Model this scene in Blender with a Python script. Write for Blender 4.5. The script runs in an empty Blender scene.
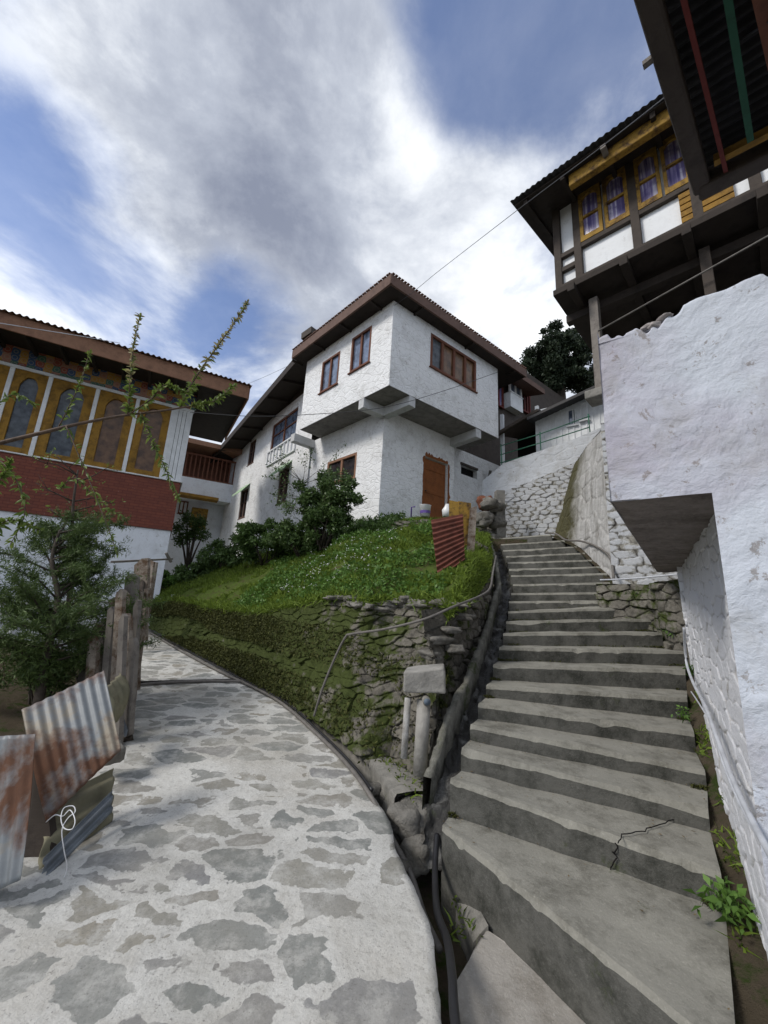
import bpy, bmesh, math, random
import numpy as np
from math import radians, sin, cos, pi, hypot, sqrt
from mathutils import Vector, Matrix
random.seed(7); rng = np.random.default_rng(7)
S = bpy.context.scene
COL = S.collection

# ------------------------------------------------------------------ camera
F = 390.0; CZ = 1.62
_p = radians(12.9); _r = radians(3.2)
W_ = (0, cos(_p), sin(_p)); _u = (0, -sin(_p), cos(_p))
R_ = (cos(_r), sin(_r)*_u[1], sin(_r)*_u[2]); U_ = (-sin(_r), cos(_r)*_u[1], cos(_r)*_u[2])
cam = bpy.data.cameras.new('camera'); camo = bpy.data.objects.new('camera', cam); COL.objects.link(camo)
cam.sensor_fit = 'VERTICAL'; cam.sensor_height = 24.0; cam.lens = 24.0*F/1024
cam.clip_start = 0.05; cam.clip_end = 2000
camo.matrix_world = Matrix(((R_[0], U_[0], -W_[0], 0), (R_[1], U_[1], -W_[1], 0), (R_[2], U_[2], -W_[2], CZ), (0, 0, 0, 1)))
S.camera = camo

# ------------------------------------------------------------------ view + light
S.view_settings.view_transform = 'Standard'; S.view_settings.look = 'None'
S.view_settings.gamma = 1.0; S.view_settings.use_curve_mapping = False
S.view_settings.exposure = 1.0
SUN_EL = radians(42); SUN_AZ = radians(-112)      # azimuth clockwise from +Y
sdir = Vector((sin(SUN_AZ)*cos(SUN_EL), cos(SUN_AZ)*cos(SUN_EL), sin(SUN_EL)))
sl = bpy.data.lights.new('sun', 'SUN'); sl.energy = 1.25; sl.angle = radians(14); sl.color = (1.0, .95, .88)
so = bpy.data.objects.new('sun', sl); COL.objects.link(so)
so.rotation_euler = sdir.to_track_quat('Z', 'Y').to_euler()

wd = bpy.data.worlds.new('World'); S.world = wd; wd.use_nodes = True
nt = wd.node_tree; nt.nodes.clear()
class G:
    """tiny node helper"""
    def __init__(s, nt): s.nt = nt
    def n(s, t, **k):
        o = s.nt.nodes.new(t)
        for a, b in k.items():
            if a.startswith('i_'):
                key = a[2:].replace('_', ' ')
                o.inputs[int(key) if key.isdigit() else key].default_value = b
            else: setattr(o, a, b)
        return o
    def l(s, a, b): s.nt.links.new(a, b)
    def math(s, op, a, b=None, clamp=False):
        o = s.nt.nodes.new('ShaderNodeMath'); o.operation = op; o.use_clamp = clamp
        for i, v in enumerate((a, b)):
            if v is None: continue
            if isinstance(v, (int, float)): o.inputs[i].default_value = v
            else: s.l(v, o.inputs[i])
        return o.outputs[0]
    def vmath(s, op, a, b=None, scale=None):
        o = s.nt.nodes.new('ShaderNodeVectorMath'); o.operation = op
        for i, v in enumerate((a, b)):
            if v is None: continue
            if isinstance(v, tuple): o.inputs[i].default_value = v
            else: s.l(v, o.inputs[i])
        if scale is not None:
            if isinstance(scale, (int, float)): o.inputs['Scale'].default_value = scale
            else: s.l(scale, o.inputs['Scale'])
        return o.outputs['Value' if op == 'DOT_PRODUCT' else 'Vector']
    def mix(s, f, a, b, mode='MIX'):
        o = s.nt.nodes.new('ShaderNodeMix'); o.data_type = 'RGBA'; o.blend_type = mode
        for k, v in ((0, f), (6, a), (7, b)):
            if isinstance(v, (int, float)): o.inputs[k].default_value = v
            elif isinstance(v, tuple): o.inputs[k].default_value = (v + (1,))[:4]
            else: s.l(v, o.inputs[k])
        return o.outputs[2]
    def ramp(s, v, stops, interp='LINEAR'):
        o = s.nt.nodes.new('ShaderNodeValToRGB'); cr = o.color_ramp; cr.interpolation = interp
        while len(cr.elements) < len(stops): cr.elements.new(0.5)
        for e, (p, c) in zip(cr.elements, stops):
            e.position = p; e.color = (c, c, c, 1) if isinstance(c, (int, float)) else tuple(c) + (1,)
        s.l(v, o.inputs[0]); return o.outputs[0]
    def noise(s, vec, scale, detail=4, rough=.55, dist=0, out='Fac'):
        o = s.n('ShaderNodeTexNoise'); o.inputs['Scale'].default_value = scale
        o.inputs['Detail'].default_value = detail; o.inputs['Roughness'].default_value = rough
        o.inputs['Distortion'].default_value = dist
        if vec is not None: s.l(vec, o.inputs['Vector'])
        return o.outputs[out]
    def voro(s, vec, scale, feature='F1', out='Distance', rnd=1.0):
        o = s.n('ShaderNodeTexVoronoi'); o.feature = feature; o.inputs['Scale'].default_value = scale
        o.inputs['Randomness'].default_value = rnd
        if vec is not None: s.l(vec, o.inputs['Vector'])
        return o.outputs[out]

g = G(nt)
out = g.n('ShaderNodeOutputWorld'); bg = g.n('ShaderNodeBackground')
sky = g.n('ShaderNodeTexSky'); sky.sky_type = 'NISHITA'; sky.sun_disc = False
sky.sun_elevation = SUN_EL; sky.sun_rotation = SUN_AZ; sky.air_density = 1.0; sky.dust_density = .5; sky.ozone_density = 2.5
tc = g.n('ShaderNodeTexCoord'); D = tc.outputs['Generated']
sep = g.n('ShaderNodeSeparateXYZ'); g.l(D, sep.inputs[0])
zz = g.math('ADD', g.math('MAXIMUM', sep.outputs[2], 0.0), 0.22)
uv = g.vmath('SCALE', D, scale=g.math('DIVIDE', 1.0, zz))
uv = g.vmath('MULTIPLY', uv, (1, 1, 0.35))
uv2 = g.vmath('ADD', uv, (3.1, 7.7, 1.3))
n1 = g.noise(uv2, 1.5, 12, .60, .25)
def lobe(d, width, amt):
    v = Vector(d).normalized()
    dp = g.vmath('DOT_PRODUCT', g.vmath('NORMALIZE', D), tuple(v))
    mr = g.n('ShaderNodeMapRange'); mr.interpolation_type = 'SMOOTHSTEP'
    g.l(dp, mr.inputs[0]); mr.inputs[1].default_value = cos(radians(width)); mr.inputs[2].default_value = 1.0
    mr.inputs[3].default_value = 0; mr.inputs[4].default_value = amt
    return mr.outputs[0]
def rayd(x, y):
    a = (x-384)/F; b = (512-y)/F
    return tuple(W_[i]+a*R_[i]+b*U_[i] for i in range(3))
cov = g.math('ADD', g.math('MULTIPLY', g.math('SUBTRACT', n1, .5), 1.5), 0.60)
for px, py, w, a in ((650, 50, 26, -.33), (60, 215, 12, -.26), (255, 325, 11, -.26), (490, -10, 14, -.26), (560, 90, 20, -.10), (200, 290, 9, -.12),
                     (330, 130, 28, .16), (120, 60, 22, .12), (520, 260, 20, .16), (50, 290, 10, .14), (150, 260, 8, .12)):
    cov = g.math('ADD', cov, lobe(rayd(px, py), w, a))
mask = g.ramp(cov, ((.30, 0.15), (.72, 1.0)), 'EASE')
n2 = g.noise(g.vmath('ADD', uv, (11.3, 2.2, 0)), 2.3, 12, .62, .2)
shade = g.math('ADD', g.math('MULTIPLY', g.math('SUBTRACT', n2, .5), 1.1), .5)
shade = g.math('ADD', shade, g.math('MULTIPLY', g.math('SUBTRACT', g.noise(uv, 6.0, 10, .62, .3), .5), .5))
for px, py, w, a in ((150, 90, 11, .20), (330, 200, 30, -.04), (500, 230, 22, .16), (520, 330, 12, .25), (60, 290, 14, .25), (410, 95, 5, .14), (240, 10, 22, -.10), (40, 60, 16, -.10), (120, 200, 12, -.08), (400, 40, 14, .06)):
    shade = g.math('ADD', shade, lobe(rayd(px, py), w, a))
ccol = g.ramp(shade, ((.15, (.135, .152, .20)), (.45, (.26, .282, .33)), (.62, (.41, .43, .465)), (.88, (.66, .665, .67))))
skyc = g.vmath('SCALE', sky.outputs[0], scale=0.10)
skyc = g.mix(1.0, skyc, (.70, .72, .84), 'MULTIPLY')
edge = g.math('MULTIPLY', g.ramp(cov, ((.30, 0.0), (.50, .8), (.95, 0.0)), 'EASE'), g.ramp(n2, ((.42, .15), (.58, 1.0))))
ccol = g.mix(edge, ccol, (.60, .62, .64))
fin = g.mix(mask, skyc, ccol)
g.l(fin, bg.inputs[0]); bg.inputs[1].default_value = 1.0
g.l(bg.outputs[0], out.inputs[0])

# ------------------------------------------------------------------ unprojection of photo pixels to world points
def atY(x, y, Y):
    d = rayd(x, y); t = Y/d[1]; return Vector((d[0]*t, Y, CZ+d[2]*t))
def atZ(x, y, z):
    d = rayd(x, y); t = (z-CZ)/d[2]; return Vector((d[0]*t, d[1]*t, z))
def hdir(x, y):
    d = rayd(x, y); l = hypot(d[0], d[1]); return (d[0]/l, d[1]/l)
def proj(p):
    v = (p[0], p[1], p[2]-CZ); dt = lambda a: sum(i*j for i, j in zip(v, a)); z = dt(W_)
    return (384+F*dt(R_)/z, 512-F*dt(U_)/z)
class Pl:
    """vertical wall plane: origin P, horizontal direction D, outward normal n (towards the street)"""
    def __init__(s, P, D, flip=False):
        s.P = Vector((P[0], P[1], 0)); l = hypot(D[0], D[1]); s.D = Vector((D[0]/l, D[1]/l, 0))
        n = Vector((s.D.y, -s.D.x, 0))
        if n.dot(-s.P) < 0: n = -n
        s.n = -n if flip else n
    def loc(s, x, y, b=0):
        d = rayd(x, y); P = s.P + s.n*b
        t = P.dot(s.n)/(d[0]*s.n[0]+d[1]*s.n[1]); q = Vector((d[0]*t, d[1]*t, CZ+d[2]*t))
        return (q-P).dot(s.D), q.z
    def rect(s, x0, y0, x1, y1, b=0):
        a = s.loc(x0, y0, b); c = s.loc(x1, y1, b)
        return min(a[0], c[0]), max(a[0], c[0]), min(a[1], c[1]), max(a[1], c[1])
    def pt(s, a, b, z): return s.P + s.D*a + s.n*b + Vector((0, 0, z))

# ------------------------------------------------------------------ mesh builder
class MB:
    def __init__(s): s.v = []; s.f = []; s.m = []
    def add(s, vs, fs, mi=0):
        k = len(s.v); s.v += [tuple(v) for v in vs]
        for f in fs: s.f.append(tuple(i+k for i in f)); s.m.append(mi)
        return s
    def quad(s, a, b, c, d, mi=0): return s.add((a, b, c, d), ((0, 1, 2, 3),), mi)
    def hexa(s, p, mi=0):   # 8 points: bottom 4 then top 4
        return s.add(p, ((0, 3, 2, 1), (4, 5, 6, 7), (0, 1, 5, 4), (1, 2, 6, 5), (2, 3, 7, 6), (3, 0, 4, 7)), mi)
    def pbox(s, pl, a0, a1, b0, b1, z0, z1, mi=0):
        q = [pl.pt(a, b, z) for z in (z0, z1) for a, b in ((a0, b0), (a1, b0), (a1, b1), (a0, b1))]
        return s.hexa(q, mi)
    def bar(s, p, q, w, h, mi=0, up=(0, 0, 1)):
        p = Vector(p); q = Vector(q); d = (q-p).normalized(); u = Vector(up)
        sd = d.cross(u)
        if sd.length < 1e-4: sd = d.cross(Vector((1, 0, 0)))
        sd.normalize(); u = sd.cross(d).normalized()
        c = [(-w/2, -h/2), (w/2, -h/2), (w/2, h/2), (-w/2, h/2)]
        return s.hexa([p+sd*a+u*b for a, b in c]+[q+sd*a+u*b for a, b in c], mi)
    def tube(s, pts, r, n=8, mi=0, cap=True):
        pts = [Vector(p) for p in pts]; m = len(pts)
        rs = r if isinstance(r, (list, tuple)) else [r]*m
        if len(rs) == 2 and m > 2: rs = [rs[0]+(rs[1]-rs[0])*i/(m-1) for i in range(m)]
        k = len(s.v); ref = Vector((0.3, 0.2, 1)).normalized()
        for i, p in enumerate(pts):
            t = (pts[min(i+1, m-1)]-pts[max(i-1, 0)]).normalized()
            a = t.cross(ref)
            if a.length < .05: a = t.cross(Vector((1, 0, 0)))
            a.normalize(); b = t.cross(a).normalized()
            for j in range(n):
                th = 2*pi*j/n; s.v.append(tuple(p+(a*cos(th)+b*sin(th))*rs[i]))
        for i in range(m-1):
            for j in range(n):
                s.f.append((k+i*n+j, k+i*n+(j+1) % n, k+(i+1)*n+(j+1) % n, k+(i+1)*n+j)); s.m.append(mi)
        if cap:
            s.f.append(tuple(k+j for j in range(n))[::-1]); s.m.append(mi)
            s.f.append(tuple(k+(m-1)*n+j for j in range(n))); s.m.append(mi)
        return s
    def lathe(s, c, prof, n=20, mi=0):
        k = len(s.v); c = Vector(c)
        for r, z in prof:
            for j in range(n): s.v.append((c.x+r*cos(2*pi*j/n), c.y+r*sin(2*pi*j/n), c.z+z))
        for i in range(len(prof)-1):
            for j in range(n):
                s.f.append((k+i*n+j, k+i*n+(j+1) % n, k+(i+1)*n+(j+1) % n, k+(i+1)*n+j)); s.m.append(mi)
        return s
    def poly(s, pts, th_vec, mi=0):  # prism
        n = len(pts); th = Vector(th_vec); pts = [Vector(p) for p in pts]
        s.add(pts+[p+th for p in pts], [tuple(range(n))[::-1], tuple(range(n, 2*n))]+[(i, (i+1) % n, n+(i+1) % n, n+i) for i in range(n)], mi)
        return s
    def build(s, name, mats, parent=None, smooth=False, bevel=0, rough=0, rs=4.0, sub=0):
        me = bpy.data.meshes.new(name); me.from_pydata(s.v, [], s.f)
        if not isinstance(mats, (list, tuple)): mats = [mats]
        for m in mats: me.materials.append(m)
        if len(mats) > 1: me.polygons.foreach_set('material_index', s.m)
        bm = bmesh.new(); bm.from_mesh(me)
        if sub:
            bmesh.ops.subdivide_edges(bm, edges=bm.edges[:], cuts=sub, use_grid_fill=True)
        bmesh.ops.recalc_face_normals(bm, faces=bm.faces[:])
        if rough:
            from mathutils import noise as mn
            for v in bm.verts: v.co += mn.noise_vector(v.co*rs)*rough
        bm.to_mesh(me); bm.free()
        if smooth: me.polygons.foreach_set('use_smooth', [True]*len(me.polygons))
        me.update()
        o = bpy.data.objects.new(name, me); COL.objects.link(o)
        if bevel:
            md = o.modifiers.new('bevel', 'BEVEL'); md.width = bevel; md.segments = 2; md.limit_method = 'ANGLE'
        if parent is not None: o.parent = parent
        return o
def tag(o, label=None, cat=None, group=None, kind=None):
    if label: o['label'] = label
    if cat: o['category'] = cat
    if group: o['group'] = group
    if kind: o['kind'] = kind
    return o
def thing(name, label, cat, group=None):
    o = bpy.data.objects.new(name, None); COL.objects.link(o); o.empty_display_size = .2
    return tag(o, label, cat, group)
def fastmesh(name, V, Fq, mat, parent=None, smooth=False, attrs=None):
    """numpy mesh, V (n,3), Fq (m,k)"""
    me = bpy.data.meshes.new(name); V = np.asarray(V, dtype=np.float32); Fq = np.asarray(Fq, dtype=np.int32)
    m, k = Fq.shape
    me.vertices.add(len(V)); me.vertices.foreach_set('co', V.ravel())
    me.loops.add(m*k); me.loops.foreach_set('vertex_index', Fq.ravel())
    me.polygons.add(m); me.polygons.foreach_set('loop_start', np.arange(0, m*k, k, dtype=np.int32))
    me.polygons.foreach_set('loop_total', np.full(m, k, dtype=np.int32))
    if smooth: me.polygons.foreach_set('use_smooth', np.ones(m, dtype=bool))
    me.update(calc_edges=True)
    for nm, arr in (attrs or {}).items():
        a = me.attributes.new(nm, 'FLOAT', 'POINT'); a.data.foreach_set('value', np.asarray(arr, dtype=np.float32).ravel())
    me.materials.append(mat)
    o = bpy.data.objects.new(name, me); COL.objects.link(o)
    if parent is not None: o.parent = parent
    return o
def gridfaces(nu, nv):
    i = np.arange(nu-1)[:, None]*nv + np.arange(nv-1)[None, :]
    return np.stack([i, i+nv, i+nv+1, i+1], -1).reshape(-1, 4)

# ------------------------------------------------------------------ value noise in numpy
_perm = rng.random((64, 64, 8))
def vnoise(x, y, ch=0):
    xi = np.floor(x).astype(int); yi = np.floor(y).astype(int); fx = x-xi; fy = y-yi
    fx = fx*fx*(3-2*fx); fy = fy*fy*(3-2*fy); P = _perm[:, :, ch]
    a = P[xi % 64, yi % 64]; b = P[(xi+1) % 64, yi % 64]; c = P[xi % 64, (yi+1) % 64]; d = P[(xi+1) % 64, (yi+1) % 64]
    return (a*(1-fx)+b*fx)*(1-fy)+(c*(1-fx)+d*fx)*fy
def fbm(x, y, o=4, ch=0):
    s = 0; a = .5
    for k in range(o): s = s+a*(vnoise(x*2**k+k*7.3, y*2**k+k*3.1, (ch+k) % 8)-.5); a *= .5
    return s
def worley(U, V, ku, kv, seed=0, jit=.8, brick=True):
    """cell noise with courses: returns gap 0..1 (0 in the joint), cell id random"""
    r = np.random.default_rng(seed); P = r.random((97, 97, 3))
    x = U/ku; y = V/kv
    xi = np.floor(x).astype(int); yi = np.floor(y).astype(int)
    f1 = np.full(x.shape, 9.); f2 = np.full(x.shape, 9.); cid = np.zeros(x.shape)
    for dx in (-2, -1, 0, 1, 2):
        for dy in (-1, 0, 1):
            cx = xi+dx; cy = yi+dy; q = P[cx % 97, cy % 97]
            off = np.where(cy % 2 == 0, .5, 0) if brick else 0
            px = cx+.5+off+(q[..., 0]-.5)*jit; py = cy+.5+(q[..., 1]-.5)*jit*.8
            d = np.sqrt(((x-px))**2+((y-py)*1.15)**2)
            m = d < f1; f2 = np.where(m, f1, np.minimum(f2, d)); cid = np.where(m, q[..., 2], cid); f1 = np.where(m, d, f1)
    return f2-f1, cid

# ------------------------------------------------------------------ materials
MATS = {}
def newmat(name):
    m = bpy.data.materials.new(name); m.use_nodes = True; nt = m.node_tree
    b = nt.nodes['Principled BSDF']; MATS[name] = m
    return m, G(nt), b
def pos(g): return g.n('ShaderNodeNewGeometry').outputs['Position']
def bump(g, b, h, strength=.5, dist=.02):
    bp = g.n('ShaderNodeBump'); bp.inputs['Strength'].default_value = strength; bp.inputs['Distance'].default_value = dist
    g.l(h, bp.inputs['Height']); g.l(bp.outputs[0], b.inputs['Normal'])
def setc(g, b, c):
    if isinstance(c, tuple): b.inputs['Base Color'].default_value = c+(1,)
    else: g.l(c, b.inputs['Base Color'])
def simple(name, col, rough=.7, var=.25, scale=6, bs=.3, bd=.01, dark=None, dthr=(.55, .7), stretch=None, metal=0, spec=.3):
    m, g, b = newmat(name); p = pos(g)
    if stretch: p = g.vmath('MULTIPLY', p, stretch)
    n = g.noise(p, scale, 6, .6)
    lo = tuple(c*(1-var) for c in col); hi = tuple(min(1, c*(1+var)) for c in col)
    c = g.mix(g.ramp(n, ((.3, 0.0), (.7, 1.0))), lo, hi)
    if dark: c = g.mix(g.ramp(g.noise(p, scale*.45, 7, .68), ((dthr[0], 0.0), (dthr[1], 1.0))), c, dark)
    setc(g, b, c); b.inputs['Roughness'].default_value = rough; b.inputs['Metallic'].default_value = metal
    b.inputs['Specular IOR Level'].default_value = spec
    bump(g, b, g.noise(p, scale*4, 6, .65), bs, bd)
    return m
def whitewash(name, base=(.78, .79, .80), stone=True, dirt=.35, bs=.6, sc=3.2, tint=None, bd=.03):
    m, g, b = newmat(name); p = pos(g)
    w = g.vmath('ADD', p, g.vmath('SCALE', g.noise(p, 2.5, 3, .5, 0, 'Color'), scale=.18))
    c = base
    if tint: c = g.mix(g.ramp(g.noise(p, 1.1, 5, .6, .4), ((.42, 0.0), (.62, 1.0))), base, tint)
    d1 = g.ramp(g.noise(w, 2.2, 10, .74), ((.50, 0.0), (.64, 1.0)))
    c = g.mix(g.math('MULTIPLY', d1, dirt), c, (.30, .29, .27))
    chips = g.ramp(g.noise(w, 11, 8, .74), ((.595, 0.0), (.63, 1.0)))
    c = g.mix(g.math('MULTIPLY', chips, dirt*1.6), c, (.22, .19, .17))
    # rain streaks
    st = g.ramp(g.noise(g.vmath('MULTIPLY', p, (5, 5, .5)), 1.6, 6, .6), ((.56, 0.0), (.80, 1.0)))
    c = g.mix(g.math('MULTIPLY', st, dirt*.7), c, (.40, .40, .38))
    h = g.math('MULTIPLY', g.noise(w, 9, 8, .62), 1.0)
    if stone:
        v = g.voro(g.vmath('MULTIPLY', w, (1, 1, 1.9)), sc, 'DISTANCE_TO_EDGE')
        sm = g.ramp(v, ((0.0, 0.0), (.10, 1.0)), 'EASE')
        h = g.math('ADD', h, g.math('MULTIPLY', sm, .55))
        seam = g.math('MULTIPLY', g.math('SUBTRACT', 1.0, g.ramp(v, ((0.0, 0.0), (.018, 1.0)))), g.ramp(g.noise(p, 5, 3), ((.5, 0.0), (.6, 1.0))))
        c = g.mix(g.math('MULTIPLY', seam, .55), c, (.25, .24, .22))
    setc(g, b, c); b.inputs['Roughness'].default_value = .85; b.inputs['Specular IOR Level'].default_value = .2
    bump(g, b, h, bs, bd); return m

M_white = whitewash('whitewashed_stone', dirt=.33)
M_white_clean = whitewash('whitewash_plaster', base=(.50, .52, .55), stone=False, dirt=.5, bs=.6)
M_white_left = whitewash('whitewash_left', base=(.74, .77, .82), dirt=.25, stone=False)
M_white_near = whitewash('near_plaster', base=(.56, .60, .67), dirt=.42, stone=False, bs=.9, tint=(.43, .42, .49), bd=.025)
M_panel = whitewash('panel_plaster', base=(.80, .82, .84), stone=False, dirt=.12, bs=.25)

def stoneattr(name, white=0.0, moss=.5, gapcol=(.03, .03, .025), c0=(.12, .115, .10), c1=(.26, .25, .22), whitecol=(.72, .74, .77), wthr=.5, mosscol=(.04, .052, .013), mossx=None):
    """rubble: attributes gap and cell from the modelled stones"""
    m, g, b = newmat(name); p = pos(g)
    gap0 = g.n('ShaderNodeAttribute', attribute_name='gap').outputs['Fac']
    gap = g.math('ADD', gap0, g.math('MULTIPLY', g.math('SUBTRACT', g.noise(p, 7, 6, .7), .45), .35))
    cid = g.n('ShaderNodeAttribute', attribute_name='cell').outputs['Fac']
    c = g.mix(cid, c0, c1)
    c = g.mix(g.ramp(g.noise(p, 9, 8, .7), ((.35, 0.0), (.7, .7))), c, tuple(x*1.7 for x in c1))
    c = g.mix(g.ramp(g.noise(p, 22, 6, .7), ((.52, 0.0), (.66, .6))), c, tuple(x*.6 for x in c0))
    if white > 0:
        wn = g.math('ADD', g.noise(p, 4.5, 9, .7), g.math('MULTIPLY', gap, .30))
        wn = g.ramp(wn, ((wthr, 0.0), (wthr+.10, 1.0)))
        c = g.mix(g.math('MULTIPLY', wn, white), c, whitecol)
        c = g.mix(g.ramp(g.noise(p, 17, 8, .75), ((.60, 0.0), (.72, .45))), c, (.27, .25, .23))
    if gapcol is not None:
        c = g.mix(g.ramp(gap, ((.02, 1.0), (.12, 0.0))), c, gapcol)
    if moss > 0:
        mx_ = 0.0
        if mossx:
            sx = g.n('ShaderNodeSeparateXYZ'); g.l(p, sx.inputs[0]); mr = g.n('ShaderNodeMapRange'); g.l(sx.outputs[0], mr.inputs[0])
            for q_, v_ in enumerate(mossx): mr.inputs[q_+1].default_value = v_
            mx_ = mr.outputs[0]
        mn = g.math('SUBTRACT', g.noise(g.vmath('ADD', p, (4, 4, 4)), 2.6, 9, .68), g.math('MULTIPLY', gap, .10))
        mm = g.ramp(g.math('ADD', mn, mx_), ((.62-moss*.3, 0.0), (.70-moss*.3, 1.0)))
        c = g.mix(mm, c, g.mix(g.noise(p, 18, 5, .7), tuple(x*.4 for x in mosscol), tuple(x*1.9 for x in mosscol)))
    setc(g, b, c); b.inputs['Roughness'].default_value = .9; b.inputs['Specular IOR Level'].default_value = .2
    bump(g, b, g.noise(p, 30, 8, .7), .7, .02); return m
M_rub = stoneattr('rubble_moss', moss=.42, c0=(.055, .05, .042), c1=(.135, .125, .105), mossx=(.9, -1.3, -.02, .22))
M_rub_r = stoneattr('rubble_damp', moss=.45, c0=(.07, .065, .055), c1=(.15, .14, .12))
M_rub_w = stoneattr('rubble_white_near', white=1.0, moss=0, gapcol=(.50, .49, .48), wthr=.36, c0=(.3, .29, .28), c1=(.45, .44, .43), whitecol=(.70, .71, .74))
M_rub_w2 = stoneattr('rubble_white_far', white=.85, moss=.0, gapcol=(.06, .055, .05), wthr=.50, whitecol=(.47, .485, .51))
M_hedge = stoneattr('mossy_earth', moss=1.05, c0=(.05, .045, .03), c1=(.10, .085, .06), mosscol=(.035, .05, .012))

def concrete(name, base, dark, thr=(.45, .65), moss=.0, bs=.5, rough=.85):
    m, g, b = newmat(name); p = pos(g)
    c = g.mix(g.noise(p, 3.5, 8, .65), tuple(x*.75 for x in base), tuple(x*1.25 for x in base))
    c = g.mix(g.ramp(g.noise(g.vmath('ADD', p, (2, 5, 1)), 4.2, 9, .72), ((thr[0], 0.0), (thr[1], 1.0))), c, dark)
    c = g.mix(g.ramp(g.noise(p, 60, 3, .7), ((.55, 0.0), (.75, .5))), c, tuple(x*1.5 for x in base))
    if moss: c = g.mix(g.ramp(g.noise(g.vmath('ADD', p, (9, 1, 3)), 3.0, 8, .7), ((.72-moss*.3, 0.0), (.80-moss*.3, .8))), c, (.05, .065, .02))
    setc(g, b, c); b.inputs['Roughness'].default_value = rough; b.inputs['Specular IOR Level'].default_value = .25
    h = g.math('ADD', g.noise(p, 12, 8, .7), g.math('MULTIPLY', g.noise(p, 70, 4, .7), .3))
    bump(g, b, h, bs, .015); return m
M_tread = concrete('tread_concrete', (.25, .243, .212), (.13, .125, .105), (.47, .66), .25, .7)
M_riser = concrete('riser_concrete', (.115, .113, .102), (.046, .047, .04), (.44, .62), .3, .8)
M_conc = concrete('old_concrete', (.22, .21, .19), (.08, .08, .07), (.45, .7), .25)
M_concL = concrete('pale_concrete', (.52, .53, .54), (.30, .30, .30), (.5, .8), 0)
M_soffit = concrete('soffit_concrete', (.22, .21, .20), (.12, .115, .11), (.45, .7), 0)
M_soffit_dk = concrete('rough_concrete_underside', (.27, .24, .225), (.13, .11, .10), (.4, .65), 0, 1.0)
M_rock = concrete('trampled_slab', (.34, .32, .29), (.20, .18, .15), (.45, .7), .0, .9)
M_wet = concrete('wet_channel', (.035, .034, .032), (.15, .15, .145), (.52, .64), .25, 1.0, .28)  # pale patches paint wet glints into the dark bed colour

# flagstones set in pale cement
def m_path():
    m, g, b = newmat('flagstone_path'); p = pos(g)
    w = g.vmath('ADD', g.vmath('MULTIPLY', p, (.82, 1.45, .3)), g.vmath('SCALE', g.vmath('SUBTRACT', g.noise(p, 3.0, 4, .6, 0, 'Color'), (.5, .5, .5)), scale=.36))
    w = g.vmath('ADD', w, g.vmath('SCALE', g.vmath('SUBTRACT', g.noise(p, 17.0, 3, .6, 0, 'Color'), (.5, .5, .5)), scale=.045))
    vd = g.voro(w, 3.1, 'DISTANCE_TO_EDGE', rnd=.92)
    vc = g.voro(w, 3.1, 'F1', 'Color', rnd=.92)
    sp = g.n('ShaderNodeSeparateColor'); g.l(vc, sp.inputs[0])
    thr = g.math('ADD', g.math('MULTIPLY', sp.outputs[0], .10), .052)
    thr = g.math('ADD', thr, g.math('MULTIPLY', g.math('SUBTRACT', g.noise(p, 6, 5, .55), .5), .16))
    sm = g.math('DIVIDE', g.math('SUBTRACT', vd, thr), .018, True)
    sm = g.math('MULTIPLY', sm, g.math('GREATER_THAN', sp.outputs[1], .05))
    mort = g.mix(g.noise(p, 6, 9, .7), (.44, .435, .41), (.68, .675, .645))
    mort = g.mix(g.ramp(g.noise(p, 26, 6, .75), ((.52, 0.0), (.68, .65))), mort, (.30, .29, .27))
    mort = g.mix(g.ramp(g.noise(g.vmath('ADD', p, (5, 0, 0)), 1.3, 6, .6), ((.48, 0.0), (.68, .55))), mort, (.36, .335, .29))
    stc = g.ramp(sp.outputs[2], ((0.0, (.20, .21, .20)), (.35, (.25, .255, .24)), (.6, (.29, .27, .225)), (.8, (.235, .235, .235)), (1.0, (.32, .31, .27))))
    stc = g.mix(g.ramp(g.noise(p, 7, 9, .72), ((.46, 0.0), (.62, .75))), stc, (.46, .455, .43))
    stc = g.mix(g.ramp(g.noise(p, 40, 4, .7), ((.5, 0.0), (.7, .35))), stc, (.12, .12, .12))
    c = g.mix(sm, mort, stc); c = g.mix(g.math('MULTIPLY', g.ramp(g.noise(g.vmath('ADD', p, (1, 9, 0)), .9, 8, .68), ((.45, 0.0), (.66, 1.0))), .45), c, (.22, .205, .17))
    c = g.mix(g.ramp(g.noise(p, 75, 3, .7), ((.60, 0.0), (.68, .6))), c, (.14, .13, .12))
    setc(g, b, c)
    b.inputs['Roughness'].default_value = .78; b.inputs['Specular IOR Level'].default_value = .3
    h = g.math('ADD', g.math('MULTIPLY', sm, .25), g.math('MULTIPLY', g.noise(p, 16, 8, .7), g.math('SUBTRACT', 1.0, g.math('MULTIPLY', sm, .55))))
    bump(g, b, h, .7, .018); return m
M_path = m_path()

def m_ground(name, a, bcol, c2):
    m, g, b = newmat(name); p = pos(g)
    c = g.mix(g.noise(p, 2.5, 8, .7), a, bcol)
    c = g.mix(g.ramp(g.noise(p, 8, 8, .7), ((.5, 0.0), (.62, 1.0))), c, c2)
    setc(g, b, c); b.inputs['Roughness'].default_value = .95; b.inputs['Specular IOR Level'].default_value = .1
    bump(g, b, g.noise(p, 20, 8, .75), 1.0, .04); return m
M_soil = m_ground('soil', (.06, .045, .03), (.12, .10, .07), (.04, .06, .015))
M_turf = m_ground('turf', (.05, .08, .015), (.10, .14, .03), (.07, .06, .03))
M_hill = m_ground('hill', (.03, .045, .02), (.05, .07, .03), (.06, .06, .04))

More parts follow.
